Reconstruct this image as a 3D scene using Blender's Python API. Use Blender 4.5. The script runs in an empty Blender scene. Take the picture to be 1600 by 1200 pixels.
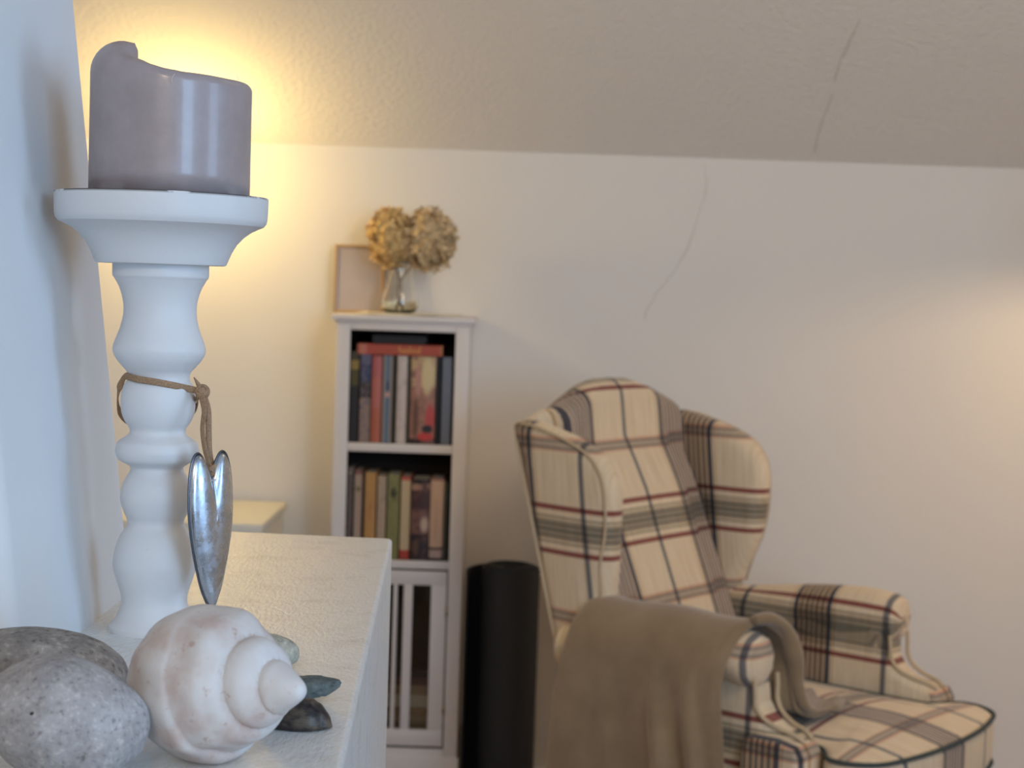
import bpy, bmesh, math, random
from mathutils import Vector, Matrix, noise
random.seed(7)
PI = math.pi
sin, cos = math.sin, math.cos
C = bpy.context.scene.collection
SC = bpy.context.scene

# ---------------------------------------------------------------- camera, world, lights, exposure
FPX, EYE = 2600.0, 1.25
PITCH = math.atan(155 / FPX)
ROLL = math.radians(1.9)
cd = bpy.data.cameras.new('camera'); cam = bpy.data.objects.new('camera', cd); C.objects.link(cam)
cd.sensor_width = 36.0; cd.lens = 36.0 * FPX / 1600; cd.clip_start = 0.02
cam.matrix_world = (Matrix.Translation((0, 0, EYE)) @ Matrix.Rotation(PI / 2 - PITCH, 4, 'X') @ Matrix.Rotation(ROLL, 4, 'Z'))
cd.dof.use_dof = True; cd.dof.focus_distance = 0.95; cd.dof.aperture_fstop = 17
SC.camera = cam
vs = SC.view_settings
SC.display_settings.display_device = 'sRGB'
vs.view_transform = 'Standard'; vs.look = 'None'; vs.gamma = 1.0; vs.use_curve_mapping = False
vs.exposure = 0.0
wd = bpy.data.worlds.new('world'); SC.world = wd; wd.use_nodes = True
wd.node_tree.nodes['Background'].inputs[0].default_value = (0.78, 0.78, 0.80, 1)
wd.node_tree.nodes['Background'].inputs[1].default_value = 0.33

def light(name, kind, loc, energy, col, size=0.1, rot=None, size_y=None, spot=None):
    l = bpy.data.lights.new(name, kind); l.energy = energy; l.color = col
    if kind == 'AREA':
        l.size = size
        if size_y: l.shape = 'RECTANGLE'; l.size_y = size_y
    else: l.shadow_soft_size = size
    o = bpy.data.objects.new(name, l); o.location = loc
    if rot: o.rotation_euler = rot
    C.objects.link(o); return o
# daylight of the window in the right wall
light('daylight', 'AREA', (2.36, 0.30, 1.5), 18, (0.42, 0.66, 1.0), 1.3, (0, PI / 2, 0), .7)
# daylight of the window behind the photographer, to the right
light('daylight_rear', 'AREA', (1.9, -2.1, 1.6), 50, (0.40, 0.66, 1.0), .95, (math.radians(85), 0, math.radians(38)), 1.4)
# warm light: a room lamp behind the photographer, then an added fill
light('room_lamp_light', 'AREA', (-.1, -1.7, 2.1), 13, (1.0, 0.79, 0.55), 0.35, (math.radians(50), 0, 0), 0.35)
light('background_fill_light', 'AREA', (.9, 1.5, 2.3), 16.5, (1.0, 0.80, 0.56), 0.7, (math.radians(60), 0, 0), 0.7)  # fill added overhead to warm the back wall and chair, no fixture there

# ---------------------------------------------------------------- helpers
def ray(px, py):
    dx, dy = px - 800, py - 600
    X = dx * cos(ROLL) + dy * sin(ROLL); Y = -dx * sin(ROLL) + dy * cos(ROLL)
    return Vector((X / FPX, cos(PITCH) - Y / FPX * sin(PITCH), -sin(PITCH) - Y / FPX * cos(PITCH)))
def P(px, py, Y):
    d = ray(px, py); return Vector((0, 0, EYE)) + d * (Y / d.y)

def srgb(r, g, b):
    f = lambda c: (c / 255 / 12.92) if c / 255 <= 0.04045 else ((c / 255 + 0.055) / 1.055) ** 2.4
    return (f(r), f(g), f(b), 1)

class Mat:
    def __init__(s, name, col, rough=0.6, **kw):
        s.m = bpy.data.materials.new(name); s.m.use_nodes = True
        s.nt = s.m.node_tree; s.b = s.nt.nodes['Principled BSDF']
        s.b.inputs['Base Color'].default_value = col; s.b.inputs['Roughness'].default_value = rough
        for k, v in kw.items(): s.b.inputs[k.replace('_', ' ')].default_value = v
    def n(s, t, **kw):
        nd = s.nt.nodes.new(t)
        for k, v in kw.items():
            if k in nd.inputs: nd.inputs[k].default_value = v
            else: setattr(nd, k, v)
        return nd
    def l(s, a, b): s.nt.links.new(a, b)
    def obj(s): return s.n('ShaderNodeTexCoord').outputs['Object']
    def noise(s, scale, detail=3, rough=.5, vec=None):
        nd = s.n('ShaderNodeTexNoise'); nd.inputs['Scale'].default_value = scale; nd.inputs['Detail'].default_value = detail
        nd.inputs['Roughness'].default_value = rough
        s.l(vec or s.obj(), nd.inputs['Vector']); return nd.outputs['Fac']
    def ramp(s, fac, stops, interp='LINEAR'):
        r = s.n('ShaderNodeValToRGB'); r.color_ramp.interpolation = interp
        e = r.color_ramp.elements
        while len(e) > 1: e.remove(e[0])
        e[0].position, e[0].color = stops[0]
        for p_, c_ in stops[1:]:
            k = e.new(p_); k.color = c_
        s.l(fac, r.inputs[0]); return r.outputs[0]
    def bump(s, h, strength=.3, dist=.002):
        b = s.n('ShaderNodeBump'); b.inputs['Strength'].default_value = strength; b.inputs['Distance'].default_value = dist
        s.l(h, b.inputs['Height']); s.l(b.outputs[0], s.b.inputs['Normal']); return s
    def mix(s, fac, a, b, mode='MIX'):
        m = s.n('ShaderNodeMix', data_type='RGBA', blend_type=mode)
        for inp, v in ((m.inputs[0], fac), (m.inputs[6], a), (m.inputs[7], b)):
            if hasattr(v, 'is_linked'): s.l(v, inp)
            else: inp.default_value = v
        return m.outputs[2]
    def base(s, sock): s.l(sock, s.b.inputs['Base Color']); return s

def link(name, me, mat, parent=None, smooth=True):
    o = bpy.data.objects.new(name, me); C.objects.link(o)
    if mat: me.materials.append(mat.m if isinstance(mat, Mat) else mat)
    if parent: o.parent = parent
    if smooth:
        for p_ in me.polygons: p_.use_smooth = True
    return o
def obj(name, bm, mat, parent=None, smooth=True, sharp=None):
    bmesh.ops.recalc_face_normals(bm, faces=bm.faces)
    me = bpy.data.meshes.new(name); bm.to_mesh(me); bm.free()
    o = link(name, me, mat, parent, smooth)
    if sharp: 
        me.set_sharp_from_angle(angle=math.radians(sharp))
    return o
def tag(o, label, cat, group=None):
    o['label'] = label; o['category'] = cat
    if group: o['group'] = group
    return o
def struct(o, label=None):
    o['kind'] = 'structure'
    if label: o['label'] = label
    return o
def thing(name, label, cat, loc=(0, 0, 0), rz=0, group=None):
    o = bpy.data.objects.new(name, None); C.objects.link(o); o.empty_display_size = .05
    o.location = loc; o.rotation_euler = (0, 0, rz)
    return tag(o, label, cat, group)

def add_box(bm, x0, x1, y0, y1, z0, z1, bev=0.0, seg=2, mat=None):
    r = bmesh.ops.create_cube(bm, size=1)
    vs_ = r['verts']
    for v in vs_:
        v.co = Vector(((x0 + x1) / 2 + v.co.x * (x1 - x0), (y0 + y1) / 2 + v.co.y * (y1 - y0), (z0 + z1) / 2 + v.co.z * (z1 - z0)))
        if mat: v.co = mat @ v.co
    if bev > 0:
        es = list({e for v in vs_ for e in v.link_edges})
        bmesh.ops.bevel(bm, geom=es, offset=bev, segments=seg, affect='EDGES', profile=.5)
def box(name, x0, x1, y0, y1, z0, z1, m, parent=None, bev=0.0, seg=2):
    bm = bmesh.new(); add_box(bm, x0, x1, y0, y1, z0, z1, bev, seg)
    return obj(name, bm, m, parent, smooth=bev > 0, sharp=35)
def add_lathe(bm, prof, n=48, c=(0, 0, 0), close_ends=True):
    c = Vector(c); rings = []
    for r, z in prof:
        if r < 1e-6: rings.append([bm.verts.new(c + Vector((0, 0, z)))])
        else: rings.append([bm.verts.new(c + Vector((r * cos(2 * PI * i / n), r * sin(2 * PI * i / n), z))) for i in range(n)])
    for a, b in zip(rings, rings[1:]):
        for i in range(n):
            j = (i + 1) % n
            va = [a[0]] if len(a) == 1 else [a[i], a[j]]
            vb = [b[0]] if len(b) == 1 else [b[j], b[i]]
            f = va + vb
            if len(f) >= 3: bm.faces.new(f)
    if close_ends:
        for r_ in (rings[0], rings[-1]):
            if len(r_) > 1: bm.faces.new(r_)
def add_sweep(bm, pts, ha, hb, up=Vector((0, 0, 1)), n=10, closed=False, taper=None, flat=False):
    """elliptical tube along pts; ha = half size across, hb = half size along 'up'"""
    pts = [Vector(p_) for p_ in pts]; rings = []; m = len(pts)
    for i, p_ in enumerate(pts):
        if closed: t = pts[(i + 1) % m] - pts[i - 1]
        else: t = pts[min(i + 1, m - 1)] - pts[max(i - 1, 0)]
        t.normalize()
        u_ = up(i) if callable(up) else up
        s_ = t.cross(u_); s_ = s_.normalized() if s_.length > 1e-6 else Vector((1, 0, 0))
        w_ = s_.cross(t).normalized()
        k = taper(i / (m - 1)) if taper else 1
        rings.append([bm.verts.new(p_ + s_ * (ha * k * cos(2 * PI * a / n)) + w_ * (hb * k * sin(2 * PI * a / n))) for a in range(n)])
    for i in range(m if closed else m - 1):
        a, b = rings[i], rings[(i + 1) % m]
        for k in range(n):
            bm.faces.new((a[k], a[(k + 1) % n], b[(k + 1) % n], b[k]))
    if not closed:
        bm.faces.new(rings[0]); bm.faces.new(rings[-1])
def crom(pts, k=8, closed=False):
    """Catmull-Rom resampling"""
    pts = [Vector(p_) for p_ in pts]; out = []; m = len(pts)
    rng = range(m) if closed else range(m - 1)
    for i in rng:
        g = (lambda j: pts[j % m]) if closed else (lambda j: pts[max(0, min(m - 1, j))])
        p0, p1, p2, p3 = g(i - 1), g(i), g(i + 1), g(i + 2)
        for a in range(k):
            t = a / k
            out.append(0.5 * ((2 * p1) + (p2 - p0) * t + (2 * p0 - 5 * p1 + 4 * p2 - p3) * t * t + (3 * p1 - p0 - 3 * p2 + p3) * t ** 3))
    if not closed: out.append(pts[-1].copy())
    return out
def interp(x, tab):
    if x <= tab[0][0]: return tab[0][1]
    for (a, fa), (b, fb) in zip(tab, tab[1:]):
        if x <= b: return fa + (fb - fa) * (x - a) / (b - a)
    return tab[-1][1]
def sstep(a, b, x):
    t = max(0, min(1, (x - a) / (b - a))); return t * t * (3 - 2 * t)

# ---------------------------------------------------------------- materials
def plaster(name, col, bscale=170, bst=.35, stain=True):
    m = Mat(name, col, .9)
    h = m.noise(bscale, 4, .6)
    m.bump(h, bst, .004)
    if stain:
        v = m.noise(.9, 2, .5)
        m.base(m.ramp(v, [(0.3, tuple(c * .93 for c in col[:3]) + (1,)), (0.7, col)]))
    return m
M_wall = plaster('wall_paint', (.80, .77, .73, 1), 120, .22)
M_ceil = plaster('woodchip_ceiling', (.80, .76, .71, 1), 85, 1.0)
M_pier = plaster('pier_paint', (.80, .80, .80, 1), 60, .08)
M_floor = Mat('floor_boards', (.28, .17, .09, 1), .5)
M_crack = Mat('plaster_crack', (.52, .46, .40, 1), .95)
M_white = Mat('white_paint', (.80, .79, .77, 1), .45)
M_white.bump(M_white.noise(300, 2), .15, .0006)
M_bookcase = Mat('bookcase_paint', (.74, .69, .66, 1), .5)
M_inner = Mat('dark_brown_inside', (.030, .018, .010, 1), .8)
def ledge_mat():
    m = Mat('ledge_paint', (.78, .78, .76, 1), .27)
    o = m.obj()
    mp = m.n('ShaderNodeMapping'); mp.inputs['Scale'].default_value = (1, .35, 1); m.l(o, mp.inputs[0])
    a = m.noise(420, 4, .7, mp.outputs[0]); m.bump(a, .7, .0016)
    dirt = m.noise(35, 4, .7)
    m.base(m.ramp(dirt, [(0.25, (.66, .65, .62, 1)), (.5, (.78, .78, .76, 1))]))
    return m
M_ledge = ledge_mat()

# ---------------------------------------------------------------- the room
WY = 4.15                        # back wall
KNEE = P(800, 237, WY).z         # height where the slope begins
SL = math.tan(math.radians(40))
XL, XR = -1.5, 2.4
ZT = 2.45; YT = WY - (ZT - KNEE) / SL
def quadwall(name, corners, m, thick, nrm, label=None):
    bm = bmesh.new(); n = Vector(nrm).normalized() * thick
    a = [bm.verts.new(c) for c in corners]; b = [bm.verts.new(Vector(c) + n) for c in corners]
    bm.faces.new(a); bm.faces.new(b[::-1]); k = len(a)
    for i in range(k): bm.faces.new((a[i], a[(i + 1) % k], b[(i + 1) % k], b[i]))
    return struct(obj(name, bm, m, None, smooth=False), label)
wall_back = quadwall('wall_back', [(XL, WY, 0), (XR, WY, 0), (XR, WY, KNEE), (XL, WY, KNEE)], M_wall, .12, (0, 1, 0), 'low back wall under the sloping ceiling')
ceil = quadwall('ceiling', [(XL, WY, KNEE), (XR, WY, KNEE), (XR, YT, ZT), (XL, YT, ZT)], M_ceil, .12, (0, SL, 1), 'sloping ceiling with woodchip texture')
quadwall('ceiling', [(XL, YT, ZT), (XR, YT, ZT), (XR, -2.4, ZT), (XL, -2.4, ZT)], M_ceil, .12, (0, 0, 1))
quadwall('wall_left', [(XL, -2.4, 0), (XL, WY, 0), (XL, WY, KNEE), (XL, YT, ZT), (XL, -2.4, ZT)], M_wall, .12, (-1, 0, 0))
# right wall with its window opening (daylight comes through it)
def right_wall():
    bm = bmesh.new()
    W0, W1, Z0, Z1 = -.4, 1.1, .85, 2.15
    add_box(bm, XR, XR + .12, -2.4, W0, 0, ZT); add_box(bm, XR, XR + .12, W1, 2.6, 0, ZT)
    add_box(bm, XR, XR + .12, 2.6, WY, 0, KNEE)
    add_box(bm, XR, XR + .12, W0, W1, 0, Z0); add_box(bm, XR, XR + .12, W0, W1, Z1, ZT)
    v = [bm.verts.new(c) for c in ((XR, 2.6, KNEE), (XR, WY, KNEE), (XR, YT, ZT), (XR, 2.6, ZT))]; bm.faces.new(v)
    struct(obj('wall_right', bm, M_wall, None, False))
    f = bmesh.new()
    for a in ((W0, W0 + .05, Z0, Z1), (W1 - .05, W1, Z0, Z1), (W0, W1, Z0, Z0 + .05), (W0, W1, Z1 - .05, Z1)):
        add_box(f, XR + .03, XR + .08, a[0], a[1], a[2], a[3], .004)
    struct(obj('window_1', f, M_white, None, True, 30))
right_wall()
def make_floor():
    bm = bmesh.new(); add_box(bm, XL, XR, -2.4, WY, -.05, 0)
    m = M_floor; v = m.n('ShaderNodeMapping'); v.inputs['Scale'].default_value = (1, .06, 1); m.l(m.obj(), v.inputs[0])
    m.base(m.ramp(m.noise(40, 4, .6, v.outputs[0]), [(.3, (.2, .115, .06, 1)), (.7, (.34, .21, .12, 1))]))
    struct(obj('floor', bm, M_floor, None, False))
make_floor()
box('baseboard_back', XL, XR, WY - .012, WY, 0, .03, M_white); struct(bpy.data.objects['baseboard_back'])

# hairline cracks in the plaster, real thin grooves laid on wall and slope
def crack_strip(pts, nrm, w=.0035):
    bm = bmesh.new(); pts = crom(pts, 5); n = Vector(nrm).normalized(); q = []
    for i, p_ in enumerate(pts):
        t = (pts[min(i + 1, len(pts) - 1)] - pts[max(i - 1, 0)]).normalized(); s_ = t.cross(n).normalized()
        j = Vector((noise.noise(p_ * 40), 0, noise.noise(p_ * 40 + Vector((5, 5, 5))))) * .004
        ww = w * (.4 + .8 * abs(noise.noise(p_ * 17))) * (1 if 0 < i < len(pts) - 1 else .2)
        q.append((bm.verts.new(p_ + j + s_ * ww / 2 + n * .0008), bm.verts.new(p_ + j - s_ * ww / 2 + n * .0008)))
    for a, b in zip(q, q[1:]): bm.faces.new((a[0], a[1], b[1], b[0]))
    return bm
cp = [(1100, 256), (1103, 275), (1101, 305), (1089, 345), (1073, 390), (1052, 425), (1026, 460), (1012, 480), (1006, 500)]
o = obj('plaster_crack', crack_strip([P(x, y, WY) for x, y in cp], (0, -1, 0), .0022), M_crack, wall_back)
def Pslope(px, py):
    d = ray(px, py); t = (KNEE - EYE + SL * WY) / (d.z + SL * d.y); return Vector((0, 0, EYE)) + d * t
cp = [(1345, 30), (1330, 60), (1312, 100), (1302, 140), (1290, 175), (1280, 205), (1272, 240)]
obj('plaster_crack', crack_strip([Pslope(x, y) for x, y in cp], (0, -SL, -1), .0035), M_crack, ceil)

# leaning pier to the left of the ledge
LZ = EYE - .216                  # ledge top height
PX = -.2530; TILT = math.tan(math.radians(6.6)); PY0, PY1 = .862, 1.115
def pier():
    bm = bmesh.new(); H = 2.3
    def ring(z):
        x = PX - max(0, z - LZ) * TILT; r_ = .012
        pts = [(x - .16, PY0), (x - r_, PY0)] + [(x - r_ + r_ * sin(a), PY0 + r_ - r_ * cos(a)) for a in [PI / 8 * k for k in range(1, 4)]] + [(x, PY0 + r_), (x, PY1 - .003), (x - .003, PY1), (x - .16, PY1)]
        return [bm.verts.new((a, b, z)) for a, b in pts]
    rs = [ring(z) for z in (0, LZ, LZ + .2, LZ + .5, H)]
    for a, b in zip(rs, rs[1:]):
        for i in range(len(a)): bm.faces.new((a[i], a[(i + 1) % len(a)], b[(i + 1) % len(a)], b[i]))
    bm.faces.new(rs[0]); bm.faces.new(rs[-1])
    struct(obj('wall_pier', bm, M_pier, None, True, 40), 'pale blue-white leaning wall pier beside the ledge')
pier()

# ---------------------------------------------------------------- white cabinet whose top is the ledge
def ledge():
    n_ = .3
    rx = lambda Y: -.0963 + (1.389 - Y) * .0269 / .664
    foot = [(rx(n_), n_), (rx(1.389), 1.389), (PX - .06, 1.405), (PX - .06, PY1 + .004), (PX + .002, PY1 + .004), (PX + .002, PY0 - .004), (-.62, PY0 - .004), (-.62, n_)]
    bm = bmesh.new()
    a = [bm.verts.new((x, y, 0)) for x, y in foot]; b = [bm.verts.new((x, y, LZ)) for x, y in foot]
    k = len(a); bm.faces.new(a[::-1]); bm.faces.new(b)
    for i in range(k): bm.faces.new((a[i], a[(i + 1) % k], b[(i + 1) % k], b[i]))
    bm.edges.ensure_lookup_table()
    es = [e for e in bm.edges if (e.verts[0] in b and e.verts[1] in b) or {e.verts[0], e.verts[1]} == {a[1], b[1]}]
    bmesh.ops.bevel(bm, geom=es, offset=.0035, segments=4, affect='EDGES', profile=.5)
    tag(obj('white_cabinet', bm, M_ledge, None, True, 30), 'white painted cabinet top with rounded edges carrying the candlestick and stones', 'cabinet')
ledge()

# ---------------------------------------------------------------- candlestick
K = 1.0 / FPX
CB = P(240, 985, 1.0); CX, CY = CB.x, 1.0
def zc(y): return LZ + (987 - y) * K
def candlestick():
    t = thing('candlestick', 'white turned wooden candlestick with a wide round plate and leather cord round its neck', 'candlestick', (CX, CY, LZ))
    m = Mat('chalk_white_wood', (.74, .74, .74, 1), .5)
    g = m.n('ShaderNodeNewGeometry')
    sx = m.n('ShaderNodeSeparateXYZ'); m.l(m.obj(), sx.inputs[0])
    # worn dark paint on the plate's upper arris
    mr = m.n('ShaderNodeMapRange'); mr.inputs['From Min'].default_value = zc(304) - LZ - .0016; mr.inputs['From Max'].default_value = zc(304) - LZ - .0002
    m.l(sx.outputs[2], mr.inputs[0])
    nz = m.noise(55, 3, .6); r1 = m.ramp(nz, [(.42, (0, 0, 0, 1)), (.50, (1, 1, 1, 1))])
    mm = m.n('ShaderNodeMath', operation='MULTIPLY'); m.l(mr.outputs[0], mm.inputs[0]); m.l(r1, mm.inputs[1])
    sp = m.ramp(m.noise(160, 2, .5), [(.76, (.74, .74, .74, 1)), (.80, (.60, .57, .55, 1))])
    m.base(m.mix(mm.outputs[0], sp, (.05, .035, .03, 1)))
    m.bump(m.noise(90, 3, .6), .12, .002)
    col = [(69, 989), (69.5, 980), (67, 977), (60, 968), (53, 950), (51, 940), (53, 926), (59, 908), (64, 890), (65, 878), (62, 858), (55, 838), (47, 826),
           (44, 818), (45, 810), (50, 800), (55, 784), (55.5, 772), (52, 755), (45, 742), (41, 734), (42, 728), (50, 723), (60, 717), (64, 708), (64.5, 700), (61, 690), (53, 684),
           (45, 678), (43, 672), (45, 666), (51, 657), (56, 644), (57.5, 630), (57, 616), (54, 603), (49, 594), (47.5, 587), (50, 579), (57, 571), (66, 560), (71, 549), (71, 540), (67, 528), (61, 512), (57, 495), (56, 480),
           (58, 465), (63, 449), (70, 436), (73, 432), (74, 428), (74, 411)]
    bm = bmesh.new(); pr = crom([Vector((r_ * K, zc(y) - LZ, 0)) for r_, y in col], 4)
    add_lathe(bm, [(p_.x, p_.y) for p_ in pr], 72)
    obj('turned_column', bm, m, t, True, 50)
    pl = [(60, 412), (96, 412), (100, 411), (102, 407), (105, 399), (109, 390), (116, 378), (126, 367), (138, 358), (150, 352), (157, 349), (161, 344), (162.5, 338), (163, 330), (163.5, 307), (162.8, 304.6), (161, 304), (0, 304)]
    bm = bmesh.new(); add_lathe(bm, [(r_ * K, zc(y) - LZ) for r_, y in pl], 96)
    obj('plate', bm, m, t, True, 28)
    return t
candlestick()

def candle():
    m = Mat('mauve_wax', (.30, .235, .235, 1), .36, Coat_Weight=.28, Coat_Roughness=.12, Subsurface_Weight=.25, Subsurface_Scale=.01)
    m.b.inputs['Subsurface Radius'].default_value = (1, .5, .4)
    m.b.inputs['Specular IOR Level'].default_value = .6
    w = m.noise(60, 4, .6); m.base(m.ramp(w, [(.3, (.36, .295, .285, 1)), (.75, (.42, .35, .35, 1))]))
    m.bump(m.noise(70, 4, .7), .10, .002)
    cx = P(265, 300, 1.0).x; z0 = zc(304) + .0003
    t = thing('pillar_candle', 'mauve-grey pillar candle with a high melted lip on its left side', 'candle', (cx, CY, z0))
    R = 123 * K; N = 120; bm = bmesh.new(); cols = []
    def H(phi):      # rim height in px
        d = math.degrees(phi) % 360
        return interp(d, [(0, 176), (60, 180), (100, 184), (130, 190), (145, 205), (158, 220), (175, 228), (195, 231), (212, 229), (224, 222), (233, 209), (240, 201), (248, 198), (256, 194), (264, 188), (275, 182), (290, 178), (330, 175), (360, 176)])
    for i in range(N):
        ph = 2 * PI * i / N; h = H(ph); hump = max(0, (h - 184) / 46)
        rr = 14 + 34 * hump; wall = 16 + 30 * hump
        pts = [(1.0 * 123, 0), (123, 30), (123, 80), (123, h - rr - 20), (123, h - rr)]
        for k in range(1, 9):
            a = k / 8 * PI / 2; pts.append((123 - rr * (1 - cos(a)), h - rr + rr * sin(a)))
        inner = 123 - rr - wall * .35
        pts += [(inner, h - 2), (inner - 5, h - 12), (inner - 8, 150), (60, 142), (30, 140)]
        w_ = 1 + .006 * noise.noise(Vector((cos(ph) * 2, sin(ph) * 2, 3)))
        cols.append([bm.verts.new((r_ * K * w_ * cos(ph), r_ * K * w_ * sin(ph), z * K)) for r_, z in pts])
    for i in range(N):
        a, b = cols[i], cols[(i + 1) % N]
        for k in range(len(a) - 1): bm.faces.new((a[k], b[k], b[k + 1], a[k + 1]))
    bm.faces.new([c[0] for c in cols]); bm.faces.new([c[-1] for c in cols][::-1])
    obj('wax_body', bm, m, t)
    bm = bmesh.new(); add_sweep(bm, crom([(0, 0, 139 * K), (.0005, 0, 146 * K), (.002, .001, 154 * K), (.004, .001, 158 * K)], 5), .0011, .0011, n=8)
    obj('wick', bm, Mat('burnt_wick', (.02, .018, .016, 1), .9), t)
    # two loose fibres stuck to the wax
    fm = Mat('pale_fibre', (.75, .72, .7, 1), .6)
    q = P(268, 130, CY - R * .99) - Vector((cx, CY, z0))
    bm = bmesh.new(); add_sweep(bm, crom([q + Vector((0, -.0002, 0)), q + Vector((.0004, -.0004, .003)), q + Vector((.0018, -.0001, .0052))], 4), .0002, .0002, n=5)
    obj('fibre', bm, fm, t)
    q = P(372, 127, CY) - Vector((cx, CY, z0))
    bm = bmesh.new(); add_sweep(bm, crom([q + Vector((0, 0, -.001)), q + Vector((0, 0, .001)), q + Vector((-.0008, 0, .003))], 4), .0002, .0002, n=5)
    obj('fibre', bm, fm, t)
candle()

def heart_pendant():
    leather = Mat('tan_suede', (.36, .22, .12, 1), .75)
    leather.base(leather.ramp(leather.noise(900, 3, .6), [(.3, (.27, .16, .085, 1)), (.7, (.42, .27, .155, 1))])); leather.bump(leather.noise(1500, 2), .4, .0004)
    met = Mat('brushed_silver', (.48, .55, .64, 1), .24, Metallic=1.0)
    met.l(met.ramp(met.noise(130, 5, .7), [(.3, (.15, .15, .15, 1)), (.7, (.42, .42, .42, 1))]), met.b.inputs['Roughness'])
    met.base(met.ramp(met.noise(120, 4, .6), [(.3, (.46, .51, .58, 1)), (.7, (.60, .65, .72, 1))]))
    met.bump(met.noise(70, 3, .5), .12, .002)
    hx = P(331, 720, .972)
    t = thing('heart_pendant', 'long silver metal heart hanging on a tan leather cord beside the candlestick', 'pendant', (CX, CY, zc(600)))
    off = Vector((CX, CY, zc(600)))
    # heart body
    A = math.radians(57); d = Vector((cos(A), sin(A), 0)); nn = Vector((sin(A), -cos(A), 0)); up = Vector((-.03, 0, 1)).normalized()
    top = P(331, 705, .975); bot = P(330, 951, .975); L = (top - bot).length
    bm = bmesh.new(); NA, NR = 96, 14
    W = .0182
    half = [(.20, .915), (.42, .980), (.62, .992), (.80, .955), (.94, .86), (1.0, .72), (.98, .58), (.86, .42), (.65, .25), (.38, .10)]
    oo = crom([Vector((a, b, 0)) for a, b in [(0, .835)] + half + [(0, 0)] + [(-a, b) for a, b in half[::-1]]], 5, closed=True)
    outl = [(p_.x, p_.y) for p_ in oo]; NA = len(outl)
    cen = (0, .55)
    def ringv(rho, side):
        vs_ = []
        for x, y in outl:
            X = cen[0] + (x - cen[0]) * rho; Y = cen[1] + (y - cen[1]) * rho
            h = .0055 * math.sqrt(max(0, 1 - rho ** 2.6)) * (1 - .22 * math.exp(-(X / .20) ** 2) * sstep(.35, .9, Y))
            p_ = bot + up * (L * Y) + d * (W * X) + nn * (h * side)
            vs_.append(bm.verts.new(p_ - off))
        return vs_
    rim = ringv(1, 0)
    for side in (1, -1):
        prev = rim
        for k in range(NR - 1, 0, -1):
            cur = ringv(k / NR, side)
            for i in range(NA): bm.faces.new((prev[i], prev[(i + 1) % NA], cur[(i + 1) % NA], cur[i]))
            prev = cur
        c_ = bm.verts.new(bot + up * (L * cen[1]) + nn * (.0055 * side) - off)
        for i in range(NA): bm.faces.new((prev[i], prev[(i + 1) % NA], c_))
    h = obj('heart', bm, met, t)
    bm = bmesh.new()
    add_sweep(bm, [bot + up * (L * y) + d * (W * x) - off for x, y in outl], .0007, .0007, up=nn, n=6, closed=True)
    obj('rolled_edge', bm, Mat('dark_silver', (.16, .17, .19, 1), .3, Metallic=1.0), h)
    # cord : ring round the neck, high in front and low behind
    z = lambda y: zc(y) - off.z
    kn = P(316, 612, CY - .010) - off
    ring = [(kn.x - .002, kn.y + .001, z(606)), (.0185, -.0100, z(602)), (.012, -.0170, z(597)), (.002, -.0205, z(592)), (-.009, -.0185, z(589)), (-.0165, -.010, z(587)), (-.0196, -.002, z(588)),
            (-.0222, .001, z(596)), (-.0245, .002, z(612)), (-.0258, .006, z(632)), (-.0248, .010, z(650)), (-.020, .0155, z(664)), (-.010, .0225, z(668)), (.004, .0240, z(664)), (.0140, .0190, z(652)), (.0195, .0130, z(640)), (.0228, .005, z(626)), (.0236, -.003, z(617)), (kn.x - .0008, kn.y + .003, z(614))]
    bm = bmesh.new(); pts = crom(ring, 8)
    add_sweep(bm, pts, .00055, .0021, n=10)
    obj('cord_loop', bm, leather, t)
    bm = bmesh.new()       # knot: three crossing turns
    for rot, rad in ((0, .0036), (1.1, .0034), (2.2, .0036), (.5, .0024)):
        R_ = Matrix.Rotation(rot, 3, 'Y') @ Matrix.Rotation(.9 + rot * .6, 3, 'X')
        cpts = [kn + R_ @ Vector((rad * cos(a), rad * .85 * sin(a), .0008 * sin(2 * a))) for a in [2 * PI * k / 20 for k in range(20)]]
        add_sweep(bm, cpts, .0011, .0018, up=R_ @ Vector((0, 0, 1)), n=8, closed=True)
    r_ = bmesh.ops.create_icosphere(bm, subdivisions=3, radius=.0034)
    for v in r_['verts']: v.co = kn + v.co * (1 + .15 * noise.noise(v.co * 500))
    obj('cord_knot', bm, leather, t)
    cl = bot + up * (L * .845) + nn * .0010 - off
    dv = lambda x, y, dy=0: P(x, y, CY - .020 + dy) - off
    bm = bmesh.new()
    A1 = [kn + Vector((0, -.002, -.002)), dv(319, 640), dv(316.5, 672), dv(321, 706, -.002), dv(328, 730, -.001), cl]
    A2 = [kn + Vector((.001, .000, -.002)), dv(325, 640, .003), dv(326, 675, .003), dv(327, 706, .001), dv(331, 730, .001), cl + Vector((.0006, .001, 0))]
    add_sweep(bm, crom(A1, 7), .0006, .0021, up=Vector((.8, -.6, 0)), n=8)
    add_sweep(bm, crom(A2, 7), .0006, .0018, up=Vector((.9, .3, 0)), n=8)
    obj('hanging_strand', bm, leather, t)
    bm = bmesh.new(); q = dv(331, 730, -.001)
    for rot in (0, 1.2):
        add_sweep(bm, [q + Vector((.0023 * cos(a), .0023 * sin(a), .0012 * sin(a + rot))) for a in [2 * PI * k / 14 for k in range(14)]], .0009, .0015, n=7, closed=True)
    obj('cord_knot', bm, leather, t)
    bm = bmesh.new()
    add_sweep(bm, [kn + Vector((-.001, -.001, .002)), kn + Vector((-.003, -.001, .0055)), kn + Vector((-.0050, -.001, .0085))], .0006, .0016, up=Vector((1, 0, .3)), n=8, taper=lambda s_: 1.15 - .95 * s_)
    obj('cord_end', bm, leather, t)
heart_pendant()

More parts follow.
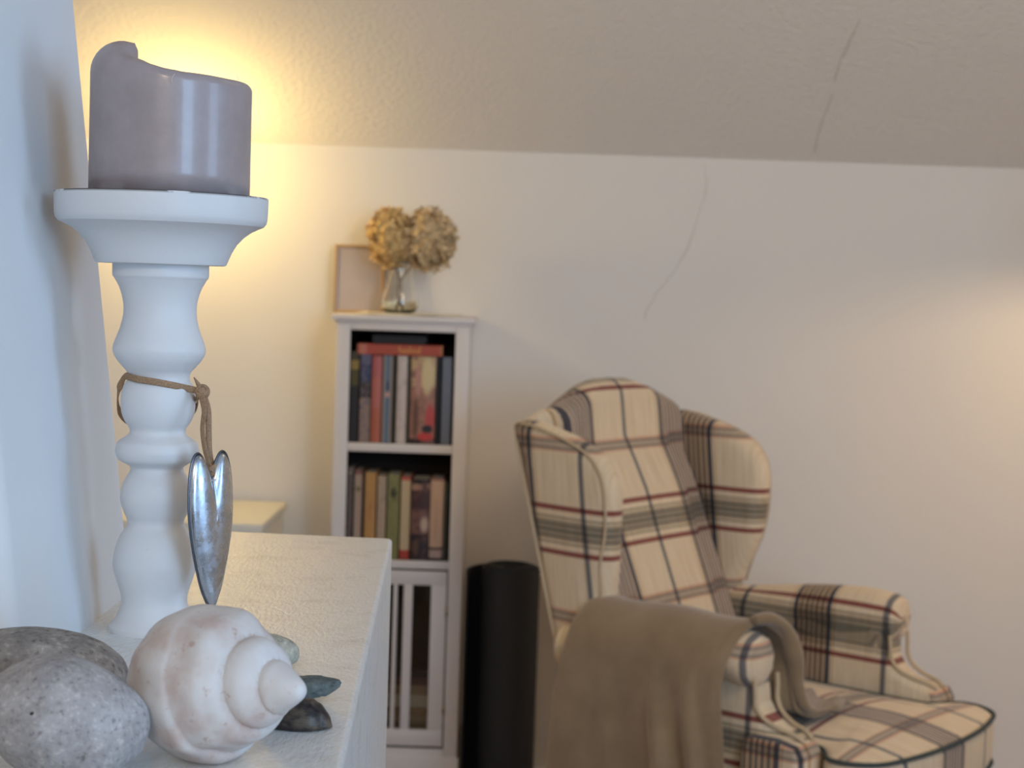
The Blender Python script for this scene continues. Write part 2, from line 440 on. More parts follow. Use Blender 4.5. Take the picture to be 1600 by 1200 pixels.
# ---------------------------------------------------------------- stones and shell on the ledge
def stone(name, label, px, py, Y, rx, ry, rz_, rotz, tilt, mat, seed, amp=.08, lump=1.6, sub=5, sink=True, cat='stone', group=None, power=2.0):
    c = P(px, py, Y); bm = bmesh.new(); bmesh.ops.create_icosphere(bm, subdivisions=sub, radius=1)
    S = Vector((seed * 7.3, seed * 3.1, seed))
    for v in bm.verts:
        n = v.co.normalized(); f = 1 + amp * noise.noise(n * lump + S) + amp * .25 * noise.noise(n * lump * 3 + S)
        v.co = n * f
    R_ = Matrix.Rotation(rotz, 4, 'Z') @ Matrix.Rotation(tilt, 4, 'Y')
    for v in bm.verts:
        v.co = (R_ @ Vector((v.co.x * rx, v.co.y * ry, v.co.z * rz_, 1))).to_3d()
    zmin = min(v.co.z for v in bm.verts)
    o = obj(name, bm, mat); o.location = (c.x, Y, LZ - zmin - .0002)
    return tag(o, label, cat, group)
def stone_mat(name, base, dark, light, dots, s1=14, pores=True):
    m = Mat(name, base, .8)
    a = m.ramp(m.noise(s1, 5, .65), [(.3, dark), (.5, base), (.72, light)])
    b = m.ramp(m.noise(dots * .9, 4, .7), [(.34, (.50, .48, .46, 1)), (.42, (.93, .93, .93, 1)), (.56, (1, 1, 1, 1)), (.66, (1.35, 1.33, 1.3, 1))])
    col = m.mix(1.0, a, b, 'MULTIPLY')
    m.base(col); m.bump(m.noise(dots, 4, .7), .35, .0015); return m
M_stA = stone_mat('grey_limestone', (.40, .37, .355, 1), (.30, .275, .265, 1), (.52, .49, .48, 1), 420, 55)
M_stB = stone_mat('brown_grey_stone', (.29, .265, .245, 1), (.20, .18, .165, 1), (.46, .42, .38, 1), 260, 60)
s1 = stone('grey_stone', 'pale grey pitted stone lying in front, nearest the camera', 100, 1125, .690, .0350, .030, .0255, .1, .30, M_stA, 3, .07)
stone('grey_stone', 'larger brown-grey stone lying behind the pale pitted stone', 62, 1078, .800, .0445, .034, .0205, -.2, .06, M_stB, 11, .06)
# a small pit in the front stone
def pit():
    bm = bmesh.new(); bmesh.ops.create_icosphere(bm, subdivisions=2, radius=1)
    for v in bm.verts: v.co = Vector((v.co.x * .00095, v.co.y * .0005, v.co.z * .0007)) * (1 + .4 * noise.noise(v.co * 2))
    o = obj('pit', bm, Mat('pit_dark', (.04, .03, .02, 1), .9), s1)
    d = ray(50, 1115).normalized(); hit, loc_, nrm, _ = s1.ray_cast(Vector((0, 0, EYE)) - s1.location, d)
    if hit: o.location = loc_
pit()

def seashell():
    m = Mat('bleached_shell', (.66, .60, .56, 1), .55)
    big = m.ramp(m.noise(30, 4, .6), [(.35, (.60, .47, .42, 1)), (.5, (.69, .64, .60, 1)), (.7, (.76, .74, .73, 1))])
    sp = m.ramp(m.noise(160, 4, .7), [(.60, (1, 1, 1, 1)), (.70, (.80, .66, .60, 1))])
    m.base(m.mix(1.0, big, sp, 'MULTIPLY')); m.bump(m.noise(140, 4, .6), .2, .0010)
    Yc = .732; q = Yc / FPX
    env = [(0, 0), (2, 8), (8, 15), (22, 24), (45, 37), (64, 50), (80, 66), (100, 80), (118, 90), (135, 104), (158, 116), (182, 122), (215, 122), (250, 113), (285, 94), (312, 66), (332, 34), (342, 0)]
    ax = Vector((.82, -.56, .10)).normalized(); e1 = ax.cross(Vector((0, 0, 1))).normalized(); e2 = ax.cross(e1)
    NS, NT = 150, 128; bm = bmesh.new(); rings = []; ek = crom([Vector((a, b, 0)) for a, b in env], 12)
    def renv(x):
        for a, b in zip(ek, ek[1:]):
            if x <= b.x: return a.y + (b.y - a.y) * (x - a.x) / max(1e-6, b.x - a.x)
        return 0
    xs = [1.2 + 340.2 * (i / NS) ** 1.35 for i in range(NS + 1)]
    for x in xs:
        ring = []
        for j in range(NT):
            th = 2 * PI * j / NT
            g = math.log(max(x, 2) / 62) / math.log(1.74) + th / (2 * PI) + .12
            f = g - math.floor(g); fade = sstep(205, 120, x) * sstep(38, 60, x)
            mul = 1 - .20 * fade * (1 - max(0, sin(PI * f ** .62)) ** .75) + .03 * fade
            mul *= 1 + .022 * sin(7 * th + 1 + x * .01) * math.exp(-((x - 150) / 38) ** 2) + .010 * sin(11 * th + x * .03) * sstep(110, 160, x)
            mul *= 1 + .03 * noise.noise(Vector((cos(th) * 1.2, sin(th) * 1.2, x * .012)))
            r_ = renv(x) * mul * q
            ring.append(bm.verts.new(ax * ((200 - x) * q) + e1 * (r_ * cos(th)) + e2 * (r_ * sin(th))))
        rings.append(ring)
    for a, b in zip(rings, rings[1:]):
        for j in range(NT): bm.faces.new((a[j], a[(j + 1) % NT], b[(j + 1) % NT], b[j]))
    tip = bm.verts.new(ax * (201 * q)); end = bm.verts.new(ax * (-143 * q))
    for j in range(NT): bm.faces.new((rings[0][j], rings[0][(j + 1) % NT], tip)); bm.faces.new((rings[-1][j], rings[-1][(j + 1) % NT], end))
    zmin = min(v.co.z for v in bm.verts)
    o = obj('sea_snail_shell', bm, m, None, True, 60)
    cc = P(326, 1075, Yc)
    o.location = (cc.x, Yc, LZ - zmin - .0003)
    tag(o, 'large chalky white whelk shell with spiral tip pointing right, pink stains', 'shell')
    return o
SHELL = seashell()

def small_finds():
    # pale pebble behind the shell
    mp = stone_mat('sage_pebble', (.42, .40, .32, 1), (.35, .34, .27, 1), (.48, .46, .38, 1), 300, 60)
    stone('pebble', 'smooth pale sage-grey pebble half hidden behind the white shell', 428, 1040, .915, .0145, .012, .0085, .2, .25, mp, 5, .05, sub=4, cat='pebble')
    # green slate chip, flat with a ragged lower rim
    ms = stone_mat('green_slate', (.11, .135, .13, 1), (.065, .085, .08, 1), (.18, .21, .205, 1), 300, 70)
    bm = bmesh.new(); out = []
    for i in range(40):
        a = 2 * PI * i / 40; r_ = 1 + .28 * noise.noise(Vector((cos(a) * 1.8, sin(a) * 1.8, 4))) + .14 * noise.noise(Vector((cos(a) * 7, sin(a) * 7, 9)))
        out.append((.0215 * r_ * cos(a), .012 * r_ * sin(a)))
    lv = []
    for z, s_ in ((0, .72), (.002, .86), (.0040, .97), (.0060, 1.0), (.0075, .96), (.0085, .80), (.0092, .45)):
        lv.append([bm.verts.new((x * s_ * (1 + .03 * noise.noise(Vector((x * 400, y * 400, z * 500)))), y * s_, z + .0012 * (x / .02) + .0006 * noise.noise(Vector((x * 200, y * 200, z * 900))))) for x, y in out])
    for a, b in zip(lv, lv[1:]):
        for i in range(40): bm.faces.new((a[i], a[(i + 1) % 40], b[(i + 1) % 40], b[i]))
    bm.faces.new(lv[0]); bm.faces.new(lv[-1])
    o = obj('slate_chip', bm, ms, None, True, 35); c = P(462, 1092, .842); o.location = (c.x, .845, LZ + .0012); o.rotation_euler = (0, -.03, -.12)
    tag(o, 'flat dark green slate chip poking out right of the shell tip', 'stone')
    # mussel shell, hollow side down
    mm = Mat('brown_mussel', (.12, .09, .08, 1), .35)
    mp_ = mm.n('ShaderNodeMapping'); mp_.inputs['Scale'].default_value = (3, 14, 8); mm.l(mm.obj(), mp_.inputs[0])
    mm.base(mm.ramp(mm.noise(22, 4, .6, mp_.outputs[0]), [(.3, (.035, .028, .032, 1)), (.5, (.11, .085, .075, 1)), (.68, (.30, .23, .16, 1))]))
    bm = bmesh.new(); NU, NV = 36, 14; g = []
    for i in range(NU + 1):
        s_ = i / NU; L = .042; x = -L / 2 + L * s_
        hw = .0125 * math.sin(PI * s_ ** 1.7) ** .62 + .0002 if 0 < s_ < 1 else .0002
        g.append([bm.verts.new((x, hw * sin(t_) * (1 if t_ > 0 else .75), .0135 * (hw / .0125) * cos(t_) ** .8 * (1 + .03 * sin(60 * s_)))) for t_ in [-PI / 2 + PI * j / NV for j in range(NV + 1)]])
    for a, b in zip(g, g[1:]):
        for j in range(NV): bm.faces.new((a[j], a[j + 1], b[j + 1], b[j]))
    bmesh.ops.solidify(bm, geom=bm.faces[:], thickness=.0008)
    o = obj('mussel_shell', bm, mm); c = P(450, 1140, .788); o.location = (c.x, .790, LZ + .0006); o.rotation_euler = (0, 0, .02)
    tag(o, 'dark brown mussel shell lying hollow side down below the slate chip', 'shell')
small_finds()

# ---------------------------------------------------------------- bookcase
BY = 3.93; PXM = BY / FPX
BX = P(628, 600, BY).x
def zb(y): return EYE - (y - 439) * PXM
def bookcase():
    hw = .157; yb = WY - .003; st = .028; ih = .124
    t = thing('bookcase', 'tall narrow white bookcase with two open shelves and slatted door below', 'bookcase', (BX, BY, 0))
    m = M_bookcase; D = yb - BY
    def b(name, x0, x1, y0, y1, z0, z1, mat=m, bev=.002, par=t): return box(name, x0, x1, y0, y1, z0, z1, mat, par, bev)
    b('top_board', -.170, .170, -.014, D, zb(503), zb(493), bev=.003)
    b('top_moulding', -.160, .160, -.006, D - .003, zb(508), zb(503) - .0002)
    zt = zb(508)
    for s_ in (-1, 1):
        b('side_panel', s_ * (hw - .007) - .007, s_ * (hw - .007) + .007, .001, D, 0, zt)
        x0, x1 = sorted((s_ * ih, s_ * hw)); b('front_stile', x0, x1, -.012, .001, 0, zt)
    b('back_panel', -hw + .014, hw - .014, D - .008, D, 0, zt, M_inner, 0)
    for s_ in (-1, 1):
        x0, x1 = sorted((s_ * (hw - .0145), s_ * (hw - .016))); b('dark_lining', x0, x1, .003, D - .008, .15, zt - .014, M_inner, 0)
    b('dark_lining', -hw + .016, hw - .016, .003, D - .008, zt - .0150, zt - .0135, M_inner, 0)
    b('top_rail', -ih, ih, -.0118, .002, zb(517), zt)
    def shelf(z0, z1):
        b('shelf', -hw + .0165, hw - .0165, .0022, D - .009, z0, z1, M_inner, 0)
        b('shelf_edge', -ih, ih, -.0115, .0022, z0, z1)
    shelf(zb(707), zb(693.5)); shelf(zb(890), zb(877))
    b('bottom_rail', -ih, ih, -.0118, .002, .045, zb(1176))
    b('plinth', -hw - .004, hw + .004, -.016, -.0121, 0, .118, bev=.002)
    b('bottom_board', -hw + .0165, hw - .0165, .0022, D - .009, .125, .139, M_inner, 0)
    # door: frame with slats, glass behind
    z0, z1 = zb(1172), zb(893); dw = .121
    door = b('door', -dw, -dw + .038, -.0115, .001, z0, z1)
    bm = bmesh.new()
    xs = lambda px: (px - 619) * PXM
    for a, c in ((-dw, xs(563)), (xs(592), xs(606)), (xs(616), xs(622)), (xs(632), xs(646)), (xs(675), dw)):
        add_box(bm, a, c, -.0115, .001, z0 + .0005, z1 - .0005, .001)
    add_box(bm, -dw, dw, -.0117, .0012, z1 - (915 - 893) * PXM, z1, .001); add_box(bm, -dw, dw, -.0117, .0012, z0, z0 + (1172 - 1146) * PXM, .001)
    bpy.data.objects.remove(door)
    door = obj('door', bm, m, t, True, 35)
    g = Mat('door_glass', (.9, .9, .9, 1), .05, Transmission_Weight=1.0, IOR=1.45, Alpha=1)
    box('glass_pane', -dw + .01, dw - .01, .0018, .0036, z0 + .01, z1 - .01, g, door)
    h = Mat('dull_brass', (.35, .27, .18, 1), .4, Metallic=1.0)
    for y in (955, 1110):
        bm = bmesh.new(); add_lathe(bm, [(0, -.014), (.003, -.013), (.003, .013), (0, .014)], 10); o = obj('hinge', bm, h, door); o.location = (dw + .0015, -.0125, zb(y))
    bm = bmesh.new(); add_lathe(bm, [(0, .0), (.004, 0), (.004, .006), (.009, .010), (.010, .016), (.006, .020), (0, .021)], 20); o = obj('knob', bm, m, door); o.location = (-dw + .012, -.0117, zb(1030)); o.rotation_euler = (PI / 2, 0, 0)
    return t
bookcase()

BOOKN = [0]
def book(label, x0, x1, zt, zb0, cols, depth=.12, lean=0, y0=.006, paint=None, group=None, lay=False, round_=.0):
    """upright book: cover (spine and boards) and page block; x in world, spine toward the viewer. cols: list of (fraction from the bottom, colour)"""
    BOOKN[0] += 1
    w = x1 - x0; h = zt - zb0
    m = Mat('cover', cols[0][1], .5)
    sx = m.n('ShaderNodeSeparateXYZ'); m.l(m.obj(), sx.inputs[0])
    mr = m.n('ShaderNodeMath', operation='DIVIDE'); m.l(sx.outputs[0 if lay else 2], mr.inputs[0]); mr.inputs[1].default_value = (w if lay else h)
    last = m.ramp(mr.outputs[0], [(max(0, f), c) for f, c in cols], 'CONSTANT') if len(cols) > 1 else None
    if last is None:
        n_ = m.n('ShaderNodeRGB'); n_.outputs[0].default_value = cols[0][1]; last = n_.outputs[0]
    if paint: last = paint(m, last, sx, w, h)
    m.base(last)
    t = thing('book', label, 'book', ((x0 if lay else (x0 + x1) / 2), BY + y0, zb0), 0, group)
    if lean: t.rotation_euler = (0, lean, 0)
    bm = bmesh.new(); c = .0018
    if lay:
        add_box(bm, 0, w, 0, depth, 0, c, .0004, 1); add_box(bm, 0, w, 0, depth, h - c, h, .0004, 1); add_box(bm, 0, w, -.0005, c, 0, h, .0006, 1)
        obj('cover', bm, m, t, True, 40)
        box('page_block', .003, w - .003, c, depth - .004, c, h - c, M_page, t)
    else:
        c = min(c, w * .16)
        add_box(bm, -w / 2, -w / 2 + c, 0, depth, 0, h, .0004, 1); add_box(bm, w / 2 - c, w / 2, 0, depth, 0, h, .0004, 1)
        sp = []
        for k in range(7):
            a = -1 + 2 * k / 6; sp.append((a * w / 2, -round_ * (1 - a * a)))
        f0 = [bm.verts.new((x, y, 0)) for x, y in sp] + [bm.verts.new((w / 2, c, 0)), bm.verts.new((-w / 2, c, 0))]
        f1 = [bm.verts.new((v.co.x, v.co.y, h)) for v in f0]
        bm.faces.new(f0); bm.faces.new(f1)
        for k in range(len(f0)): bm.faces.new((f0[k], f0[(k + 1) % len(f0)], f1[(k + 1) % len(f0)], f1[k]))
        obj('cover', bm, m, t, True, 40)
        box('page_block', -w / 2 + c, w / 2 - c, c, depth - .004, .003, h - .003, M_page, t)
    return t
M_page = Mat('paper_pages', (.62, .56, .46, 1), .9)
def blot(px_x, px_z, rx, rz, col, soft=.3):
    """printed blob on a spine at (x, z) metres in book space"""
    def f(m, last, sx, w, h):
        def q(ax, c_, r_):
            a = m.n('ShaderNodeMath', operation='SUBTRACT'); m.l(sx.outputs[ax], a.inputs[0]); a.inputs[1].default_value = c_
            b = m.n('ShaderNodeMath', operation='DIVIDE'); m.l(a.outputs[0], b.inputs[0]); b.inputs[1].default_value = r_
            c2 = m.n('ShaderNodeMath', operation='POWER'); m.l(b.outputs[0], c2.inputs[0]); c2.inputs[1].default_value = 2; return c2.outputs[0]
        s_ = m.n('ShaderNodeMath', operation='ADD'); m.l(q(0, px_x, rx), s_.inputs[0]); m.l(q(2, px_z, rz), s_.inputs[1])
        mr = m.n('ShaderNodeMapRange'); mr.inputs['From Min'].default_value = 1 + soft; mr.inputs['From Max'].default_value = 1 - soft; m.l(s_.outputs[0], mr.inputs[0])
        return m.mix(mr.outputs[0], last, col)
    return f
def many(*fs):
    def f(m, last, sx, w, h):
        for g in fs: last = g(m, last, sx, w, h)
        return last
    return f
def nz(scale, col, lo=.5, hi=.6):
    def f(m, last, sx, w, h):
        r_ = m.ramp(m.noise(scale, 3, .6), [(lo, (0, 0, 0, 1)), (hi, (1, 1, 1, 1))]); return m.mix(r_, last, col)
    return f
def strokes(parent, name, col, zc_, length, y, seed):
    bm = bmesh.new(); rnd = random.Random(seed); z = zc_ - length / 2
    while z < zc_ + length / 2:
        a = rnd.choice((.0024, .0032)); add_box(bm, -a, a, y - .0006, y - .0001, z, z + .0013); add_box(bm, -a, -a + .0012, y - .0006, y - .0001, z, z + .0042)
        z += .0068
    return obj(name, bm, Mat('print', col, .5), parent, False)
def xb(px): return P(px, 600, BY).x
def books():
    S = srgb; sh1 = zb(693.5) + .0003; sh2 = zb(877) + .0003
    g1 = 'books on the upper shelf'; g2 = 'books on the middle shelf'
    # measured edges are brought to the row of pixel y = 600 (roll of the picture already undone in xb)
    def up(px0, px1, ytop, label, cols, **k): return book(label, xb(px0), xb(px1), zb(ytop), sh1, cols, group=g1, **k)
    up(546.5, 560.5, 551, 'black book with yellow spine top, first on the upper shelf', [(0, S(38, 32, 30)), (.62, S(84, 74, 38)), (.80, S(150, 125, 60)), (.90, S(70, 62, 40))])
    up(562, 579.5, 554, 'book with beige spine and blue upper half on the upper shelf', [(0, S(150, 125, 110)), (.50, S(62, 52, 46)), (.68, S(58, 66, 98)), (.88, S(92, 92, 120))], paint=nz(90, S(110, 100, 110)))
    up(580.8, 596, 557, 'salmon pink book on the upper shelf', [(0, S(178, 98, 72)), (.4, S(185, 106, 92)), (.75, S(180, 98, 96))], round_=.003)
    up(597.8, 613, 556, 'slate blue book with pale grey margins on the upper shelf', [(0, S(150, 140, 130))], paint=many(blot(0, .1, .0052, .3, S(92, 110, 132), .1), blot(0, .135, .004, .013, S(60, 70, 96)), blot(0, .115, .006, .007, S(196, 150, 140))))
    up(613.4, 616.4, 556, 'very thin dark olive book on the upper shelf', [(0, S(60, 52, 32))])
    up(620, 635.5, 556, 'white book with rounded spine on the upper shelf', [(0, S(205, 190, 180))], round_=.004, paint=nz(60, S(180, 165, 158), .5, .7))
    up(636.2, 640.5, 557, 'thin dark olive book between the white and the picture book', [(0, S(66, 58, 42))])
    up(642, 680.5, 556, 'thick book with a painted red and cream picture on its spine', [(0, S(48, 32, 32)), (.06, S(168, 118, 98)), (.66, S(196, 165, 122))], round_=.004,
       paint=many(nz(45, S(140, 100, 86), .48, .6), blot(.010, .165, .015, .045, S(214, 192, 142), .5), blot(-.012, .15, .008, .04, S(190, 140, 125), .6), blot(.018, .062, .011, .034, S(190, 72, 66), .5), blot(.008, .018, .019, .010, S(196, 60, 56), .4), blot(.012, .036, .013, .010, S(30, 24, 30), .4), blot(-.016, .06, .007, .05, S(110, 78, 66), .5)))
    up(682, 688, 556, 'thin black book leaning next to the grey-blue book', [(0, S(18, 16, 20))], lean=.0)
    up(690.2, 705.8, 556, 'plain slate grey book at the right end of the upper shelf', [(0, S(108, 113, 124))])
    # the lying one on top
    zl = zb(554.6)
    b = book('orange-red book with gold lettering lying flat on the upright books', xb(556.5), xb(690), zb(538.5), zb(555.0), [(0, S(176, 92, 60)), (.03, S(190, 112, 92)), (.11, S(172, 74, 54)), (.97, S(180, 110, 70))], lay=True, depth=.13, group=g1, y0=.003)
    w = xb(690) - xb(556.5); hh = zb(538.5) - zb(555.0)
    bm = bmesh.new(); rnd = random.Random(4); x = w * .49
    for kk in range(9):
        hgt = hh * (.66 if kk in (0, 4, 8) else .42); add_box(bm, x, x + .0026, -.0009, -.0004, hh * .2, hh * .2 + hgt); add_box(bm, x, x + .0040, -.0009, -.0004, hh * .2 + (hgt - .0015) * (kk % 3) / 2, hh * .2 + (hgt - .0015) * (kk % 3) / 2 + .0022); x += .0060
    obj('gold_lettering', bm, Mat('gold_print', S(222, 160, 84), .5), b, False)
    # black object lying above, in the dark
    box_ = book('black book lying on top of the orange-red book', xb(578), xb(662), zb(524.5), zb(538.2), [(0, S(20, 18, 18))], lay=True, depth=.12, group=g1, y0=.035)
    def lo(px0, px1, ytop, label, cols, **k): return book(label, xb(px0), xb(px1), zb(ytop), sh2, cols, group=g2, **k)
    lo(546.5, 556, 735, 'mottled grey book, first on the middle shelf', [(0, S(118, 104, 96)), (.93, S(150, 140, 120))], paint=nz(150, S(84, 72, 70), .45, .55))
    lo(557.5, 570, 738, 'beige book with a small green mark on the middle shelf', [(0, S(172, 148, 130)), (.95, S(130, 80, 76))], paint=blot(0, .165, .006, .006, S(110, 104, 70)))
    lo(570.6, 574, 738, 'thin dark brown book on the middle shelf', [(0, S(66, 44, 24))])
    b = lo(574.6, 592.5, 741, 'tan yellow book with red lettering down its spine on the middle shelf', [(0, S(186, 140, 80))], paint=nz(70, S(170, 124, 74), .5, .7))
    strokes(b, 'red_lettering', S(176, 84, 60), .115, .045, 0, 5)
    b = lo(594, 608.5, 746, 'greyish beige book with worn rounded spine on the middle shelf', [(0, S(176, 154, 130))], paint=nz(60, S(160, 136, 118), .5, .7))
    lo(610, 629.5, 743, 'green book with a black square mark on the middle shelf', [(0, S(132, 128, 78))], paint=many(blot(.001, .158, .0075, .014, S(30, 26, 16), .15), nz(60, S(120, 116, 66), .5, .6)))
    lo(631, 646.5, 746, 'cream book with red bands at top and foot on the middle shelf', [(0, S(170, 58, 38)), (.11, S(196, 172, 134)), (.955, S(180, 76, 56))])
    lo(648, 676.5, 749, 'dark brown picture book on the middle shelf', [(0, S(44, 28, 28)), (.32, S(120, 84, 72)), (.62, S(70, 42, 42)), (.86, S(170, 128, 104)), (.94, S(28, 20, 18))], paint=many(nz(50, S(90, 58, 50), .5, .62), blot(.011, .085, .009, .018, S(196, 168, 150), .6), blot(-.008, .03, .006, .02, S(90, 66, 52), .6)), round_=.003)
    b = lo(678, 698.5, 747, 'cream book with faded lettering near the right end of the middle shelf', [(0, S(50, 34, 28)), (.03, S(176, 150, 140)), (.13, S(60, 40, 32)), (.16, S(205, 170, 142)), (.97, S(160, 110, 100))], round_=.004)
    strokes(b, 'faded_lettering', S(180, 128, 112), .095, .10, -.0042, 8)
    lo(700, 704.8, 752, 'thin dark green book at the right end of the middle shelf', [(0, S(62, 60, 46))])
    # stack lying behind the slatted door
    z = .1395; cl = [S(150, 124, 84), S(128, 100, 60), S(166, 138, 98), S(146, 112, 70), S(198, 180, 148), S(160, 128, 96), S(92, 50, 30), S(40, 24, 16)]
    nm = ['ochre book at the bottom of the stack behind the slatted door', 'brown book second from the bottom behind the slatted door', 'sand-coloured book third from the bottom behind the slatted door', 'tan book fourth from the bottom behind the slatted door',
          'pale cream book in the middle of the stack behind the slatted door', 'light brown book above the pale cream one behind the slatted door', 'rust brown book second from the top behind the slatted door', 'almost black book on top of the stack behind the slatted door']
    for i, (c, l_) in enumerate(zip(cl, nm)):
        h = (.030, .022, .020, .016, .030, .024, .018, .018)[i]; dx = .004 * sin(i * 2.3)
        book(l_, BX - .108 + dx, BX + .108 + dx * .6, z + h, z, [(0, c)], lay=True, depth=.13, group='books stacked behind the slatted door', y0=.012 + .004 * (i % 3)); z += h + .0003
books()

# ---------------------------------------------------------------- on top of the bookcase
TZ = zb(493) + .0004
def on_top():
    # lace mat
    m = Mat('cream_linen', (.80, .74, .58, 1), .9); bm = bmesh.new(); NR, NA = 8, 48; prev = None
    def rg(s_, dz):
        out = []
        for i in range(NA):
            a = 2 * PI * i / NA; r_ = s_ * (1 + (.05 * sin(8 * a) if s_ > .9 else 0))
            out.append(bm.verts.new((.125 * r_ * cos(a), .075 * r_ * sin(a), dz + .0012 * (1 + sin(5 * a + 1)) * s_)))
        return out
    top = [rg(k / NR, .0030) for k in range(1, NR + 1)]; bot = [rg(k / NR, .0000) for k in range(1, NR + 1)]
    for L_ in (top, bot):
        for a, b in zip(L_, L_[1:]):
            for i in range(NA): bm.faces.new((a[i], a[(i + 1) % NA], b[(i + 1) % NA], b[i]))
        bm.faces.new(L_[0])
    for i in range(NA): bm.faces.new((top[-1][i], top[-1][(i + 1) % NA], bot[-1][(i + 1) % NA], bot[-1][i]))
    o = obj('table_mat', bm, m); o.location = (BX + .008, BY + .085, TZ); tag(o, 'cream scalloped cloth mat under the glass vase on the bookcase', 'mat')
    # glass vase
    vy = BY + .075; vc = P(624, 480, vy); vz = TZ + .0046
    t = thing('glass_vase', 'clear conical glass vase holding dried hydrangeas on the bookcase', 'vase', (vc.x, vy, vz))
    k = vy / FPX
    out = [(0, 0), (20, 0), (24, 2), (28.5, 8), (29.5, 14), (28, 24), (24.5, 38), (20, 52), (17.5, 62), (17, 70), (18.5, 76), (20, 79)]
    inn = [(18.8, 79), (17.3, 76), (15.8, 70), (16.2, 62), (18.7, 52), (23, 38), (26.5, 24), (27.8, 14), (26.5, 8), (22, 4), (0, 3.4)]
    bm = bmesh.new(); add_lathe(bm, [(r_ * k, z * k) for r_, z in out + inn], 48)
    g = Mat('clear_glass', (1, 1, .97, 1), .02, Transmission_Weight=1.0, IOR=1.45); obj('glass_body', bm, g, t)
    bm = bmesh.new(); add_lathe(bm, [(0, 3.8 * k), (21.6 * k, 4.3 * k), (26.2 * k, 8.2 * k), (27.4 * k, 14 * k), (27.0 * k, 18 * k), (0, 18 * k)], 40)
    obj('water', bm, Mat('yellowish_water', (.98, .93, .70, 1), .02, Transmission_Weight=1.0, IOR=1.33), t, True, 40)
    # hydrangeas
    for (px, py, rx, rz_, lab, sx_, seed) in ((611, 371, 34, 46, 'left dried hydrangea head, golden yellow, in the glass vase', -1, 1), (670, 375, 42, 48, 'right dried hydrangea head, larger and browner, in the glass vase', 1, 2)):
        c = P(px, py, vy); base = Vector((vc.x + sx_ * .005, vy, vz + 8 * k))
        h = thing('dried_hydrangea', lab, 'flower', base, 0, 'dried hydrangeas in the vase')
        m = Mat('dry_petals', (.60, .40, .17, 1), .8)
        c1 = (.80, .56, .24, 1) if seed == 1 else (.70, .51, .28, 1)
        m.base(m.ramp(m.noise(55, 3, .6), [(.3, tuple(q * .62 for q in c1[:3]) + (1,)), (.55, c1), (.75, (.88, .70, .42, 1))]))
        m.b.inputs['Transmission Weight'].default_value = 0
        bm = bmesh.new(); rnd = random.Random(seed)
        cc = c - base; N = 230
        for i in range(N):
            zz = 1 - 2 * (i + .5) / N; rr = math.sqrt(1 - zz * zz); a = i * 2.39996
            n = Vector((rr * cos(a), rr * sin(a), zz)) + Vector([rnd.uniform(-.12, .12) for _ in range(3)]); n.normalize()
            s_ = rnd.uniform(.84, 1.04); p_ = cc + Vector((n.x * rx * k * s_, n.y * rx * k * .95 * s_, n.z * rz_ * k * s_))
            nn = (n + Vector([rnd.uniform(-.5, .5) for _ in range(3)])).normalized()
            e1 = nn.orthogonal().normalized(); e1.rotate(Matrix.Rotation(rnd.uniform(0, 6), 3, nn)); e2 = nn.cross(e1)
            sz = rnd.uniform(.0095, .0140)
            for q in range(4):
                a_ = q * PI / 2; d_ = e1 * cos(a_) + e2 * sin(a_); f_ = -e1 * sin(a_) + e2 * cos(a_)
                cu = rnd.uniform(-.2, .9)
                v0 = bm.verts.new(p_); v1 = bm.verts.new(p_ + (d_ * .6 + f_ * .5) * sz + nn * sz * cu * .3); v3 = bm.verts.new(p_ + (d_ * .6 - f_ * .5) * sz + nn * sz * cu * .3)
                v2 = bm.verts.new(p_ + d_ * sz * 1.15 + nn * sz * cu); v4 = bm.verts.new(p_ + d_ * sz * .62 + nn * sz * (.05 + cu * .2))
                bm.faces.new((v0, v1, v4)); bm.faces.new((v1, v2, v4)); bm.faces.new((v2, v3, v4)); bm.faces.new((v3, v0, v4))
        r2 = bmesh.ops.create_icosphere(bm, subdivisions=3, radius=1)
        for v in r2['verts']: v.co = cc + Vector((v.co.x * rx * k * .84, v.co.y * rx * k * .80, v.co.z * rz_ * k * .84)) * (1 + .1 * noise.noise(v.co * 4))
        ho = obj('flower_head', bm, m, h, False); ho['kind'] = 'stuff'
        bm = bmesh.new(); add_sweep(bm, crom([(-sx_ * .012, .004, .001), (0, 0, .03), (-sx_ * .001, 0, .070), (cc.x * .6, 0, cc.z * .72), tuple(cc)], 6), .0019, .0019, n=8)
        obj('stem', bm, Mat('dry_stem', (.16, .10, .055, 1), .8), h)
    # picture frame leaning back
    fy = BY + .150; a = P(520.5, 488, fy); b = P(598, 488, fy); W_ = b.x - a.x + .002; H_ = (488 - 381) * fy / FPX
    t = thing('picture_frame', 'thin golden wood picture frame with plain pale picture, behind the vase', 'picture frame', (a.x, fy, TZ + .0002), math.radians(4))
    t.rotation_euler = (math.radians(-7), 0, math.radians(5))
    wm = Mat('golden_wood', (.52, .33, .15, 1), .5); bm = bmesh.new(); q = .0065
    add_box(bm, 0, q, 0, .014, 0, H_, .0008); add_box(bm, W_ - q, W_, 0, .014, 0, H_, .0008); add_box(bm, q, W_ - q, .0005, .0135, 0, q, .0008); add_box(bm, q, W_ - q, .0005, .0135, H_ - q, H_, .0008)
    obj('frame', bm, wm, t, True, 35)
    pm = Mat('faded_print', (.50, .42, .38, 1), .3); pm.base(pm.ramp(pm.noise(9, 2), [(.3, (.47, .38, .34, 1)), (.7, (.52, .45, .42, 1))]))
    box('picture', q - .001, W_ - q + .001, .004, .010, q - .001, H_ - q + .001, pm, t)
on_top()

